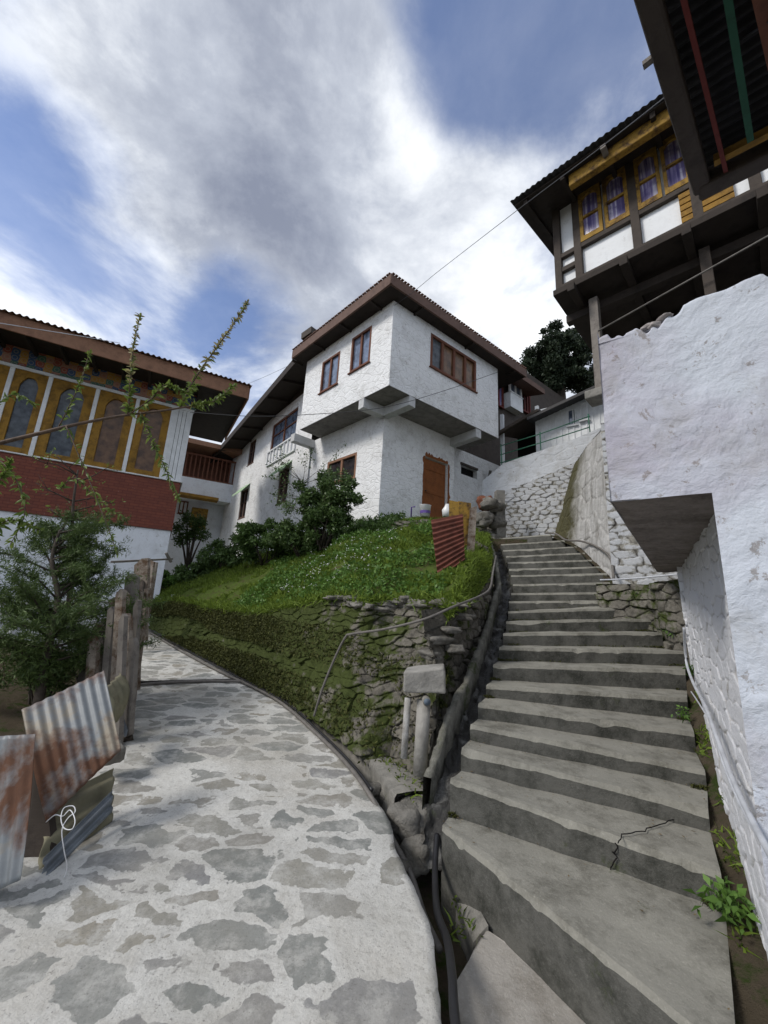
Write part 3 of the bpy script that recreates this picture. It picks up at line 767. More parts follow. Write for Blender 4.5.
# =================================================================== DRAIN CHANNEL left of the stairs
dr = thing('drain_channel', 'dark wet drainage channel running down beside the left edge of the stairs', 'drain')
def offs(i, d, dz=0):
    a = SL[max(i-1, 0)]; b = SL[min(i+1, 20)]; t = (b-a); t.z = 0; t.normalize(); n = Vector((-t.y, t.x, 0))
    return SL[i]+n*d+Vector((0, 0, dz))
cw = [.15, .16, .17, .18, .18, .18, .19, .19, .20, .20]+[.21]*11
fl = []
for i in range(0, 21): 
    w = cw[i]
    fl.append((offs(i, .0, -.20), offs(i, w*.3, -.27), offs(i, w*.7, -.28), offs(i, w, -.22)))
V = []; NS = 8
for i in range(20):
    for s in range(NS):
        t = s/NS; V.append([fl[i][k].lerp(fl[i+1][k], t) for k in range(4)])
V.append(list(fl[20]))
pts = []
for r_ in V:
    row = []
    for a, b in ((0, 1), (1, 2), (2, 3)):
        for q in range(4): row.append(r_[a].lerp(r_[b], q/4))
    row.append(r_[3]); 
    pts.append([p+mnoise.noise_vector(p*7)*.05+mnoise.noise_vector(p*17)*.03 for p in row])
A = np.array([[tuple(p) for p in r_] for r_ in pts]); fastmesh('channel_bed', A.reshape(-1, 3), gridfaces(A.shape[0], A.shape[1]), M_wet, dr, True)
V = []
for i in range(1, 21):
    w = cw[i]; top = .0 if i > 2 else -.05
    o1 = offs(i, w, -.45); o2 = offs(i, w, top); o3 = offs(i, w+.06, top+.005); o4 = offs(i, w+.075, -.6)
    V.append((o1, o1.lerp(o2, .5), o2, o3, o4))
pts = []
for i in range(19):
    for s in range(12): pts.append([V[i][k].lerp(V[i+1][k], s/12)+mnoise.noise_vector(V[i][k].lerp(V[i+1][k], s/12)*6)*.014+mnoise.noise_vector(V[i][k].lerp(V[i+1][k], s/12)*19)*.016 for k in range(5)])
pts.append(V[19])
A = np.array([[tuple(p) for p in r_] for r_ in pts]); fastmesh('channel_wall', A.reshape(-1, 3), gridfaces(A.shape[0], A.shape[1]), concrete('mossy_channel_concrete', (.19, .185, .16), (.06, .06, .05), (.42, .62), .55, 1.0), dr, False)

# =================================================================== RUBBLE RETAINING WALL and grass bank
# plan lines (left far -> right near): wall foot, wall top, from photo pixels
foot = []; top = []
FT = [(150, 628, None, 603), (185, 645, None, 604), (220, 662, None, 606), (262, 684, None, 607), (300, 706, None, 607), (335, 733, None, 606), (362, 758, None, 606), (388, 770, 4.25, 606), (410, 778, 4.0, 606), (432, 785, 3.85, 607)]
# right end climbs along the drain
for x, y, Yk, yt in FT:
    if Yk is None:
        z = .1
        for _ in range(30): p = atZ(x, y, z); z = .5*z+.5*(pathz(p.y)+.06)
        Yk = p.y
    p = atY(x, y, Yk); foot.append(p)
print('foot', [tuple(round(c, 2) for c in p) for p in foot])
TT = [(150, 604, 15.6), (180, 601, 12.6), (215, 609, 10.4), (258, 613, 8.7), (298, 606, 7.4), (335, 597, 6.4), (368, 603, 5.9), (400, 601, 5.5), (430, 602, 5.1), (462, 606, 4.7)]
_fx = [q[0] for q in FT]; _fy = [p.y for p in foot]
topl = [atY(x, y, Yk if x > 390 else float(np.interp(x, _fx, _fy))+1.15) for x, y, Yk in TT]
print('top', [tuple(round(c, 2) for c in p) for p in topl])
def lerpline(L, n):
    L = [Vector(p) for p in L]; cum = [0]
    for a, b in zip(L, L[1:]): cum.append(cum[-1]+(b-a).length)
    t = np.linspace(0, cum[-1], n); A = np.array([tuple(p) for p in L])
    return np.stack([np.interp(t, cum, A[:, k]) for k in range(3)], -1), cum[-1]
def rubble_sheet(name, footL, topL, nu, nv, cu, cv, depth, mat, parent=None, seed=1, jag=.0, udens=None, jit=.8, flat=.3, lump=.05, topround=.12, warp=1.0):
    a, la = lerpline(footL, nu); b, lb = lerpline(topL, nu)
    v = np.linspace(0, 1, nv)[None, :, None]; P = a[:, None, :]*(1-v)+b[:, None, :]*v
    # arc lengths of the middle line for the stone pattern
    mid = (a+b)/2; s = np.concatenate([[0], np.cumsum(np.linalg.norm(np.diff(mid, axis=0), axis=1))])
    U = np.repeat(s[:, None], nv, 1); H = P[..., 2]*1.0
    wu = U+fbm(U*2.2, H*2.2, 4, 1)*.12*warp; wv = H+fbm(U*2.0+5, H*2.0, 4, 2)*.10*warp
    gap, cid = worley(wu, wv, cu, cv, seed, jit)
    t = np.gradient(mid, axis=0); t[:, 2] = 0; t /= np.linalg.norm(t, axis=1)[:, None]
    n = np.stack([t[:, 1], -t[:, 0], t[:, 2]*0], -1)
    sgn = np.sign(np.einsum('ij,ij->i', n, -mid*[1, 1, 0]).mean()); n = n*sgn
    hgt = depth*(np.clip(gap/.16, 0, 1)**.7*(.35+.9*cid))+fbm(U*9, H*9, 5, 3)*depth*.7+fbm(U*1.1, H*1.1, 2, 4)*lump
    P = P+n[:, None, :]*hgt[..., None]
    tr = np.clip((v[..., 0]-(1-topround))/topround, 0, 1)
    if jag: P[..., 2] += (fbm(U*3.5, U*0+seed, 3, 5)*jag*2)*np.clip(v[..., 0]*1.5-.5, 0, 1)
    return fastmesh(name, P.reshape(-1, 3), gridfaces(nu, nv), mat, parent, True, dict(gap=np.clip(gap, 0, 1).ravel(), cell=cid.ravel()))
rw = thing('retaining_wall', 'mossy dry stone retaining wall curving along the path under the grass bank', 'wall')
iL = 6
rubble_sheet('stone_face', foot, topl, 1200, 190, .25, .088, .060, M_rub, rw, 5, lump=.10, jit=1.0, warp=2.0)
# return of the wall along the drain: from the near corner up along channel wall
ret_f = [foot[-1]]+[offs(i, cw[i]+.13, -.35) for i in (2, 4, 6, 8, 10, 12, 14)]
ret_t = [topl[-1]]+[Vector((0, 0, 0))]*0
ret_t = [topl[-1]]+[offs(i, cw[i]+.20+.25*(k < 3), dz) for k, (i, dz) in enumerate(((4, .80), (5, .72), (6, .60), (8, .42), (10, .32), (12, .25), (14, .2)))]
rubble_sheet('side_section', ret_f, ret_t, 300, 90, .22, .12, .06, M_rub, rw, 9, lump=.06)
# loose flat cap stones
def rockmesh(mb, c, r, seed, flat=.6):
    random.seed(seed); c = Vector(c); bm = bmesh.new(); bmesh.ops.create_icosphere(bm, subdivisions=3, radius=1)
    k = len(mb.v); a = random.random()*6
    for v in bm.verts:
        d = v.co.copy(); s = 1+.45*mnoise.noise(d*1.3+Vector((seed, 0, 0)))+.12*mnoise.noise(d*4+Vector((seed, 3, 0)))
        m_ = max(abs(d.x), abs(d.y), abs(d.z)); d = d/(m_**.5)
        q = Vector((d.x*r[0], d.y*r[1], d.z*r[2]))*s; q = Vector((q.x*cos(a)-q.y*sin(a), q.x*sin(a)+q.y*cos(a), q.z))
        mb.v.append(tuple(c+q))
    for f in bm.faces: mb.f.append(tuple(k+v.index for v in f.verts)); mb.m.append(0)
    bm.free()
random.seed(5)
for k in range(26):
    i = 5+random.random()*3.9; a = int(i); p = topl[a].lerp(topl[a+1], i-a); mb = MB()
    rockmesh(mb, p+Vector((random.uniform(-.05, .05), random.uniform(-.12, .05), random.uniform(-.10, .02))), (random.uniform(.07, .2), random.uniform(.06, .12), random.uniform(.03, .06)), 40+k)
    mb.build('cap_stone', M_stonegrey, rw, True)
# stones at the corner above the slab
for k, (x, y, Yk, rr) in enumerate(((452, 630, 4.45, (.20, .1, .035)), (440, 640, 4.3, (.16, .1, .045)), (462, 617, 4.7, (.15, .08, .04)), (430, 655, 4.3, (.12, .08, .05)), (455, 648, 4.3, (.1, .08, .045)), (468, 604, 4.9, (.14, .08, .035)))):
    mb = MB(); rockmesh(mb, atY(x, y, Yk), rr, 90+k); mb.build('cap_stone', M_stonegrey, rw, True)

# grass bank : rows from wall top to the house foot
HC = atY(378, 523, 11.0)
bankback = [atY(140, 585, 14), atY(175, 577, 14), atY(215, 566, 14), atY(255, 554, 13.6), atY(295, 547, 13.2), atY(340, 533, 12.2), atY(378, 523, 11.2), atY(415, 520, 11.4), atY(448, 520, 11.6), atY(492, 535, 11.0)]
bf = [p.copy() for p in topl]; bf[-1] = offs(5, cw[5]+.2, .70); bf[0] = bf[0]
extra = [offs(8, cw[8]+.15, .40), offs(12, cw[12]+.15, .25), offs(16, cw[16]+.12, .15), offs(20, .42, .05)]
nB = 260; mB = 120
a, _ = lerpline(bf, nB); b, _ = lerpline(bankback, nB)
v = np.linspace(0, 1, mB)[None, :, None]; Pb = a[:, None, :]*(1-v)+b[:, None, :]*v
vv = v[..., 0]
Pb[..., 2] += np.sin(vv*pi)*.15+fbm(Pb[..., 0]*1.1, Pb[..., 1]*1.1, 5)*.55*np.sin(np.clip(vv, 0, 1)*pi)**.5
Pb[:, 0, 2] -= .10; Pb[:, 0, 1] += .03
bank = Pb.copy()
tag(fastmesh('bank', Pb.reshape(-1, 3), gridfaces(nB, mB), M_turf, None, True), kind='structure')
# small wedge of ground between bank and drain, upper part
a, _ = lerpline([bf[-1]]+extra, 40); b2, _ = lerpline([Vector(bank[-1, k]) for k in range(0, mB, 6)]+[Vector(bank[-1, -1])], 40)
v = np.linspace(0, 1, 12)[None, :, None]; Pw = a[:, None, :]*(1-v)+b2[:, None, :]*v
Pw[..., 2] += fbm(Pw[..., 0]*3, Pw[..., 1]*3)*.1
tag(fastmesh('bank', Pw.reshape(-1, 3), gridfaces(40, 12), M_turf, None, True), kind='structure')
# terrace behind the bank, under the houses
bk = [Vector(p) for p in bankback]
mb = MB()
for a_, b_ in zip(bk, bk[1:]):
    mb.quad(a_+Vector((0, -.05, .0)), b_+Vector((0, -.05, .0)), b_+Vector((3, 12, .6)), a_+Vector((-3, 12, .6)))
tag(mb.build('terrace', M_turf, None), kind='structure')

def surf_points(B, n, dens=None):
    nu, nv, _ = B.shape
    # area weighted
    e1 = B[1:, :-1]-B[:-1, :-1]; e2 = B[:-1, 1:]-B[:-1, :-1]; ar = np.linalg.norm(np.cross(e1, e2), axis=2)
    if dens is not None: ar = ar*dens
    p = ar.ravel()/ar.sum(); k = rng.choice(len(p), n, p=p); i = k//(nv-1); j = k % (nv-1)
    u = rng.random(n)[:, None]; w = rng.random(n)[:, None]
    return B[i, j]*(1-u)*(1-w)+B[i+1, j]*u*(1-w)+B[i, j+1]*(1-u)*w+B[i+1, j+1]*u*w
dens = np.broadcast_to(np.clip(1.6/np.maximum(bank[:-1, :-1, 1]-2, 1), .08, 1), bank[:-1, :-1, 0].shape)
P = surf_points(bank, 90000, dens)
nz = fbm(P[:, 0]*1.4+2, P[:, 1]*1.4+7, 4); P = P[nz > -.09]
V, Fq = blades(P-[0, 0, .02], .12, .007, .6); tag(fastmesh('grass', V, Fq, M_grass, None), 'short bright green grass covering the bank above the stone wall', 'grass', kind='stuff')
P = np.concatenate([surf_points(Pw, 3500)]); V, Fq = blades(P, .10, .006, .6)
tag(fastmesh('grass', V, Fq, M_grass, None), 'rough grass strip on the bank right beside the drain', 'grass', kind='stuff')
# leafy weeds with white flowers on the right half of the bank
sel = bank[120:250, 0:90]; P = surf_points(sel, 26000); nz = fbm(P[:, 0]*2+1, P[:, 1]*2+3, 3, 2); P = P[nz > -.03]
C = P+np.stack([rng.normal(size=len(P))*.03, rng.normal(size=len(P))*.03, rng.random(len(P))*(.08+.5*np.clip(fbm(P[:, 0]*1.7, P[:, 1]*1.7, 3, 4), 0, .4))], 1); V, Fq = quads_at(C, .062, .6)
tag(fastmesh('weeds', V, Fq, M_weed, None), 'leafy weeds among small white flowers on the bank', 'weeds', kind='stuff')
P = surf_points(bank[150:215, 8:60], 200); C = P+np.array([0, 0, .17]); V, Fq = quads_at(np.repeat(C, 4, 0)+rng.normal(size=(len(C)*4, 3))*.006, .015, .9)
tag(fastmesh('flowers', V, Fq, M_flower, None), 'tiny white flowers scattered over the bank', 'flowers', kind='stuff')

P = surf_points(bank[40:205, 74:119], 22000); nz = fbm(P[:, 0]*1.3+3, P[:, 1]*1.3+1, 4, 5); P = P[nz > -.03]
C = P+np.stack([rng.normal(size=len(P))*.04, rng.normal(size=len(P))*.04, rng.random(len(P))*.30], 1); V, Fq = quads_at(C, .075, .55)
tag(fastmesh('brambles', V, Fq, M_bush2, None), 'tangle of low brambles under the shrubs in front of the white house', 'brambles', kind='stuff')
# hanging moss and creeping plants over the left part of the retaining wall
a, _ = lerpline(foot, 300); b, _ = lerpline(topl, 300); v = np.linspace(0, 1, 40)[None, :, None]; Wl = a[:, None, :]*(1-v)+b[:, None, :]*v
uu = np.linspace(0, 1, 300)[:-1, None]*np.ones((1, 39)); dens = np.interp(uu, [0, .35, .55, .68, .8, 1], [1, .9, .45, .14, .05, .03])*np.clip(3/np.maximum(Wl[:-1, :-1, 1]-2, 1), .3, 1)
P = surf_points(Wl, 52000, dens); nz = fbm(P[:, 0]*1.3+P[:, 1], P[:, 2]*2.2+7, 5, 1); P = P[nz > -.02]
n_ = np.array([-.35, -.9, .1]); C = P+n_*(.02+.14*rng.random(len(P)))[:, None]
V, Fq = quads_at(C, .042, .5, up=np.array([-.2, -.5, -.6]), jitter=.8); tag(fastmesh('moss', V, Fq, M_moss, None), 'dark moss and creepers hanging over the left part of the stone wall', 'moss', kind='stuff')
# fringe of grass along wall top and foot
P = np.repeat(lerpline(topl, 900)[0], 9, 0); P = P+rng.normal(size=P.shape)*[.06, .06, .03]; V, Fq = blades(P, .13, .007, .9)
tag(fastmesh('grass', V, Fq, M_grass, None), 'fringe of longer grass hanging over the top of the stone wall', 'grass', kind='stuff')

# kerb between the path and the wall foot
kb = thing('kerb', 'mossy concrete kerb curving along the right edge of the path', 'kerb')
kp = []
ks = np.linspace(3.55, 16, 120)
V = []
for y in ks:
    x = redge(y); x2 = redge(y+.05); t = Vector((x2-x, .05, 0)).normalized(); n = Vector((t.y, -t.x, 0)); p = Vector((x, y, pathz(y)))
    wv = .012*mnoise.noise(Vector((y*2.1, 0, 0)))
    V.append([p+n*.10+Vector((0, 0, -.25)), p+n*.10+Vector((0, 0, .03+wv)), p+n*.12+Vector((0, 0, .06+wv)), p+n*.26+Vector((0, 0, .07-wv)), p+n*.50+Vector((0, 0, .05))])
A = np.array([[tuple(p) for p in r_] for r_ in V]); fastmesh('kerb_stone', A.reshape(-1, 3), gridfaces(A.shape[0], A.shape[1]), M_conc, kb)
P = []
for y in np.linspace(3.3, 14, 3200):
    if mnoise.noise(Vector((y*1.7, 3, 0))) < -.05: continue
    x = redge(y); P.append((x+random.uniform(.18, .55), y+random.uniform(-.1, .1)+.1, pathz(y)+.05))
P = np.array(P); V, Fq = blades(P, .075, .006, .9); tag(fastmesh('grass', V, Fq, M_grass, None), 'short grass tufts along the kerb at the wall foot', 'grass', kind='stuff')

# rubble slab block + side walls in the trench near the camera
tr = thing('drain_slab', 'broken grey concrete slab tilted beside the lowest step', 'slab')
q = [atZ(447, 800, -.05), atZ(487, 905, -.12), atZ(476, 925, -.2), atZ(452, 870, -.2)]
mb = MB(); q = [atZ(441, 868, -.26), atZ(453, 862, -.18), atZ(488, 925, -.18), atZ(473, 942, -.27)]
mb.poly(q, (0, 0, -.22)); mb.build('slab_body', M_conc, tr, sub=3, rough=.012, rs=8)
pv = [atZ(x, y, -.21) for x, y in ((488, 930), (456, 985), (462, 1060), (760, 1300), (700, 1080), (612, 1020))]
tag(MB().poly(pv, (0, 0, -.4)).build('paving', M_rock, None, sub=4, rough=.02, rs=5), kind='structure')
# trench floor
mb = MB(); Y0 = 0.8
V = []
for y in np.linspace(.8, 4.6, 40):
    x = redge(y); V.append([(x-.12, y, -.36+.02*sin(y*7)), (x+.12, y, -.42+.03*sin(y*5)), (x+.3, y, -.42+.03*sin(y*8)), (x+.55, y, -.38+.04*sin(y*9))])
A = np.array(V); tag(fastmesh('trench_floor', A.reshape(-1, 3), gridfaces(40, 4), M_soil, None, True), kind='structure')
capk = MB(); y = 3.55; x = redge(y); capk.add([(x+.08, y-.01, -.3), (x+.5, y+.12, -.3), (x+.5, y+.12, .05), (x+.24, y+.02, .06), (x+.1, y-.005, .05)], [(0, 1, 2, 3, 4)]); capk.build('kerb_end', M_conc, kb)
P = np.array([(redge(y_)+random.uniform(.0, .35), y_, -.27+random.uniform(0, .06)) for y_ in np.random.default_rng(3).uniform(2.7, 4.2, 500)]); P = P[fbm(P[:, 0]*5, P[:, 1]*3) > -.02]
V, Fq = blades(P, .06, .006, .9); tag(fastmesh('grass', V, Fq, M_grass, None), 'green moss and grass growing down inside the gutter by the bottle', 'grass', kind='stuff')
for k, (dx_, yy_, z, rr) in enumerate(((.17, 3.50, -.03, (.13, .10, .10)), (.34, 3.52, -.02, (.12, .11, .11)), (.24, 3.36, -.17, (.13, .11, .10)), (.40, 3.62, .03, (.10, .09, .06)), (.42, 3.42, -.12, (.10, .10, .10)), (.12, 3.30, -.22, (.09, .10, .07)), (.30, 3.66, .0, (.19, .10, .07)), (.20, 3.58, -.02, (.13, .08, .09)), (.48, 3.60, -.04, (.10, .10, .10)))):
    mb = MB(); rockmesh(mb, Vector((redge(3.5)+dx_, yy_, z)), rr, 330+k); mb.build('kerb_rock', M_stonegrey, kb, True)
# mortar boulders at the trench head
for k, (x, y, z, rr, lab) in enumerate(((398, 800, -.05, (.13, .12, .10), 'rounded grey boulder lying where the kerb meets the gutter'), (415, 775, .0, (.16, .10, .10), 'long grey stone below the drain pipes'), (372, 790, .0, (.08, .07, .05), 'small grey stone wedged in the gutter grass'), (437, 812, -.1, (.10, .07, .09), 'grey stone beside the corner of the lowest step'))):
    mb = MB(); rockmesh(mb, atZ(x, y, z), rr, 300+k); tag(mb.build('boulder', M_stonegrey, None, True), lab, 'stone', 'loose stones in the gutter')

# =================================================================== pipes at the wall corner: slab on two drain pipes
t = thing('pipe_stand', 'square stone slab resting on two whitewashed drain pipes at the wall corner', 'drain pipe')
c = [atY(403, 672, 3.72), atY(444, 668, 3.72), atY(446, 694, 3.72), atY(404, 693, 3.72)]
MB().poly(c, (0.05, .30, 0)).build('cap_slab', M_slab, t, bevel=.015, sub=2, rough=.012, rs=7)
MB().tube([atY(424, 700, 3.80), atY(422, 735, 3.78), atY(420, 775, 3.76)], .062, 16).build('pipe', M_concL if False else M_slab, t, True)
MB().tube([atY(408, 698, 3.86), atY(406, 725, 3.84), atY(404, 758, 3.82)], .030, 12).build('pipe', whitewash('flaking_pipe', (.5, .5, .5), False, 1.2, .5), t, True)
p = atY(427, 702, 3.66); MB().tube([p+Vector((0, .14, 0)), p], .036, 14).build('pipe_mouth', M_conc, t, True)
p = atY(427, 702, 3.655); MB().tube([p+Vector((0, .01, 0)), p+Vector((0, -.004, 0))], .028, 14).build('pipe_hole', simple('dull_blue_cap', (.10, .13, .17), .6), t, True)

# hose / iron handrail bent over the wall
def spl(pts, n=8):
    P = [Vector(p) for p in pts]; out_ = []
    for i in range(len(P)-1):
        a = P[max(i-1, 0)]; b = P[i]; c = P[i+1]; d = P[min(i+2, len(P)-1)]
        for k in range(n):
            t = k/n; out_.append(.5*((2*b)+(c-a)*t+(2*a-5*b+4*c-d)*t*t+(3*b-a-3*c+d)*t**3))
    out_.append(P[-1]); return out_
def pp(L): return [atY(x, y, Y_) for x, y, Y_ in L]
tag(MB().tube(spl(pp([(314, 716, 4.75), (322, 690, 4.72), (334, 660, 4.7), (345, 638, 4.65), (352, 634, 4.6), (385, 629, 4.35), (425, 619, 4.2), (455, 606, 4.3), (480, 596, 4.7), (490, 588, 5.2), (493, 572, 5.9), (496, 556, 6.8)]), 6), .014, 8).build('pipe_handrail', M_pipe, None, True), 'thin grey bent pipe rail running over the stone wall towards the stairs', 'pipe')
# black pipes along the kerb and into the gutter
def ground_px(L, dz): 
    r = []
    for x, y in L:
        z = 0
        for _ in range(20): p = atZ(x, y, z); z = .5*z+.5*(pathz(p.y)+dz)
        r.append(p)
    return r
tag(MB().tube(spl(ground_px([(149, 632), (185, 653), (225, 674), (245, 683), (280, 702), (318, 735), (345, 762), (368, 792)], .03)+[atZ(392, 838, -.08), atZ(410, 872, -.2), atZ(424, 915, -.26), atZ(440, 950, -.27)], 8), .020, 8).build('water_pipe', M_pipe, None, True), 'grey water pipe following the kerb and dropping into the gutter', 'pipe')
tag(MB().tube(spl(ground_px([(150, 629), (190, 652), (240, 678), (285, 702), (322, 734), (352, 764), (372, 790)], .05), 8), .013, 8).build('water_pipe', M_black, None, True), 'thin black hose lying next to the grey pipe on the kerb', 'pipe')
tag(MB().tube(spl([atZ(437, 835, -.02), atZ(435, 870, -.10), atZ(437, 910, -.10), atZ(447, 940, -.06), atZ(452, 975, .0), atZ(455, 1020, .0), atZ(470, 1100, .0)], 10), .021, 10).build('drain_hose', M_black, None, True), 'thick black hose coming out of the channel beside the lowest step', 'hose')
# cross drain on the path
cd = ground_px([(132, 686), (180, 682.5), (245, 680)], .0)
mb = MB(); mb.bar(cd[0]+Vector((-.5, 0, .008)), cd[2]+Vector((.1, 0, .012)), .07, .03)
tag(mb.build('drain_gap', M_void, None), 'dark drainage slot crossing the path', 'drain')
tag(MB().tube(spl([q+Vector((0, -.07, .025)) for q in ground_px([(128, 694), (137, 687), (160, 684), (205, 682), (250, 682)], 0)], 6), .022, 8).build('cross_pipe', M_pipe, None, True), 'grey pipe lying across the path beside the dark slot', 'pipe')
# bottle
bt = thing('bottle', 'clear plastic bottle with blue cap lying in the gutter', 'bottle')
p0 = atZ(414, 858, -.24); p1 = atZ(407, 830, -.20); dd = (p1-p0).normalized()
m_, g_, b_ = newmat('bottle_plastic'); setc(g_, b_, (.62, .68, .75)); b_.inputs['Roughness'].default_value = .15; b_.inputs['Transmission Weight'].default_value = .35
L_ = .20; MB().tube([p0, p0+dd*.01, p0+dd*.06, p0+dd*.13, p0+dd*.165, p0+dd*.185, p0+dd*.20], [.02, .032, .033, .033, .022, .013, .013], 14).build('bottle_body', m_, bt, True)
MB().tube([p0+dd*.20, p0+dd*.222], .016, 12).build('cap', M_blue, bt, True)

# =================================================================== CENTRAL WHITE HOUSE
house = thing('white_house', 'white stone house with overhanging upper floor and brown eaves above the bank', 'house')
rD = (.789, .614); lD = (-.688, .725)
R1 = Pl(HC, rD); L1 = Pl(HC, lD)
b_c = 0
zs = R1.loc(379, 407)[1]                     # soffit height
UC = atZ(389, 385, zs)                       # upper corner, below the roof
R2 = Pl(UC, rD); L2 = Pl(UC, lD)
print('soffit z', zs, 'UC', UC, 'HC', HC, 'offs r/l', (UC-HC).dot(R1.n), (UC-HC).dot(L1.n))
s_rend = R2.loc(498, 405)[0]; ztop = R2.loc(393, 300)[1]; s_lend = L2.loc(303, 400)[0]
s_low = R1.loc(454, 470)[0]
zb = HC.z-1.2
print('house: rlen', s_rend, 'llen', s_lend, 'top', ztop, 'slow', s_low)
# lower walls
door_r = R1.rect(425, 461, 447, 517)
door_r = (door_r[0], door_r[1], HC.z+.25, R1.loc(436, 460)[1])
lw = L1.rect(328, 458, 353, 508); wl = (lw[0], lw[1], HC.z+1.6, L1.loc(340, 458)[1])
mb = MB()
wallgrid(mb, R1, 0, s_low, zb, zs, [door_r], .16)
wallgrid(mb, L1, 0, L1.loc(300, 500)[0]+.5, zb, zs, [wl], .2)
# recessed wall with slit opening
rec = -.45
sr = R1.rect(461, 464, 477, 478, b=rec); s1e = R1.loc(486, 470, rec)[0]
mb.quad(R1.pt(s_low, 0, zb), R1.pt(s_low, rec, zb), R1.pt(s_low, rec, zs), R1.pt(s_low, 0, zs))
wallgrid(mb, R1, s_low, s_rend+1.7, zb, zs, [(sr[0], sr[1], sr[3]-.38, sr[3])], .2, b=rec)
mb.build('lower_wall', M_white, house)
MB().pbox(R1, sr[0]-.05, sr[1]+.05, rec-.3, rec-.21, sr[3]-.45, sr[3]+.02).build('slit_void', M_void, house)
MB().pbox(R1, sr[0]-.03, sr[1]+.03, rec-.02, rec+.03, sr[3]-.02, sr[3]+.07).build('lintel', M_dkwood, house)
# upper walls
w3 = R2.rect(431, 332, 476, 394); zw = (R2.loc(430, 366)[1]+R2.loc(476, 393)[1])/2, (R2.loc(430, 333)[1]+R2.loc(476, 361)[1])/2
w3 = (w3[0], w3[1], zw[0], zw[1])
def lrect(pl, x0, x1, yt0, yt1, yb0, yb1):
    s0 = pl.loc(x0, (yt0+yb0)/2)[0]; s1 = pl.loc(x1, (yt1+yb1)/2)[0]
    return (min(s0, s1), max(s0, s1), (pl.loc(x0, yb0)[1]+pl.loc(x1, yb1)[1])/2, (pl.loc(x0, yt0)[1]+pl.loc(x1, yt1)[1])/2)
wa = lrect(L2, 351, 371, 337, 326, 373, 359); wb = lrect(L2, 321, 339, 365, 353, 395, 383)
za = (wa[2]+wb[2])/2; zbm = (wa[3]+wb[3])/2
wa = (wa[0], wa[1], wa[2]*.6+za*.4, wa[3]*.6+zbm*.4); wb = (wb[0], wb[1], wb[2]*.6+za*.4, wb[3]*.6+zbm*.4)
mb = MB()
wallgrid(mb, R2, 0, s_rend, zs, ztop, [w3], .12); wallgrid(mb, L2, 0, s_lend, zs, ztop, [wa, wb], .12)
e = L2.pt(s_lend, 0, 0); dpt = 7
mb.quad(R2.pt(s_rend, 0, zs), R2.pt(s_rend, -dpt, zs), R2.pt(s_rend, -dpt, ztop), R2.pt(s_rend, 0, ztop))
mb.quad(L2.pt(s_lend, 0, zs), L2.pt(s_lend, -dpt, zs), L2.pt(s_lend, -dpt, ztop), L2.pt(s_lend, 0, ztop))
o = mb.build('upper_wall', M_white, house)
# soffit slab
so0 = [R2.pt(0.01, -.02, 0), R2.pt(s_rend-.01, -.02, 0), R2.pt(s_rend-.01, -3, 0), L2.pt(s_lend-.01, -3, 0), L2.pt(s_lend-.01, -.02, 0)]
mb = MB(); mb.poly([Vector((p.x, p.y, zs-.004)) for p in so0], (0, 0, .1)); mb.build('floor_underside', M_soffit, house)
# concrete edge strips + cantilever beams from the lower corner and ends
cb = MB(); oR = (UC-HC).dot(R1.n); oL = (UC-HC).dot(L1.n)
bh = .30
def beam(p, q): cb.bar(Vector((p.x, p.y, zs-bh/2-.006)), Vector((q.x, q.y, zs-bh/2-.006)), .26, bh)
beam(L1.pt(-.05, .02, 0)-Vector((0, 0, 0)), L1.pt(-oR*1.0-.0, .02, 0))            # continues the left wall outwards
cb.build('beam', M_concL, house, bevel=.01); cb = MB()
beam(R1.pt(-.05, .02, 0), R1.pt(-oL*1.0, .02, 0)); cb.build('beam', M_concL, house, bevel=.01); cb = MB()
beam(R1.pt(s_low-.1, -.2, 0), R1.pt(s_low-.1, oR-.02, 0)); cb.build('beam', M_concL, house, bevel=.01); cb = MB()
beam(L1.pt(s_lend-.6, -.2, 0), L1.pt(s_lend-.6, oL-.02, 0)); cb.build('beam', M_concL, house, bevel=.01)
# roof: thick eaves
er, el = .75, .62                            # overhangs
zc = ztop
tipc = atZ(389, 282, ztop+.12)
er = (tipc-R2.P).dot(R2.n); el = (tipc-L2.P).dot(L2.n); print('eave', er, el)
er = max(.4, min(er, 1.3)); el = max(.4, min(el, 1.3))
cr = .4; s_re = s_rend+1.2
def cornerpt(br, bl):   # point br outwards of right face, bl outwards of left face
    # solve intersection of the two offset lines
    P = R2.pt(0, br, 0); Q = L2.pt(0, bl, 0); d = R2.D; f = L2.D
    den = d.x*(-f.y)+d.y*f.x; w = Q-P; a = (w.x*(-f.y)+w.y*f.x)/den
    return P+d*a
T0 = cornerpt(er, el)
rEnd = R2.pt(s_re, er, 0); lEnd = L2.pt(s_lend+.25, el, 0)
zE = ztop+.02
up = lambda p, z: Vector((p.x, p.y, z))
ridge_a = cornerpt(-2.6, -2.6); 
mb = MB()
mb.poly([up(T0, zE), up(rEnd, zE), up(R2.pt(s_re, -5, 0), zE), up(L2.pt(s_lend+.25, -5, 0), zE), up(lEnd, zE)], (0, 0, .05)); mb.build('eave_soffit', M_soffitwood, house)
fb = MB(); fh = .33
fb.bar(up(T0, zE+fh/2-.03)-R2.D*.04, up(rEnd, zE+fh/2-.03), .06, fh); fb.bar(up(T0, zE+fh/2-.03)-L2.D*.04+Vector((0, 0, .004)), up(lEnd, zE+fh/2-.03), .06, fh)
fb.build('fascia', M_fascia2, house, bevel=.008)
fb = MB()
for k in range(4):   # rafters seen under the eave
    s = .5+k*(s_lend-.2)/3; MB().bar(L2.pt(s, el-.03, zE-.04), L2.pt(s, .0, zE-.04), .06, .08).build('rafter', M_soffitwood, house)
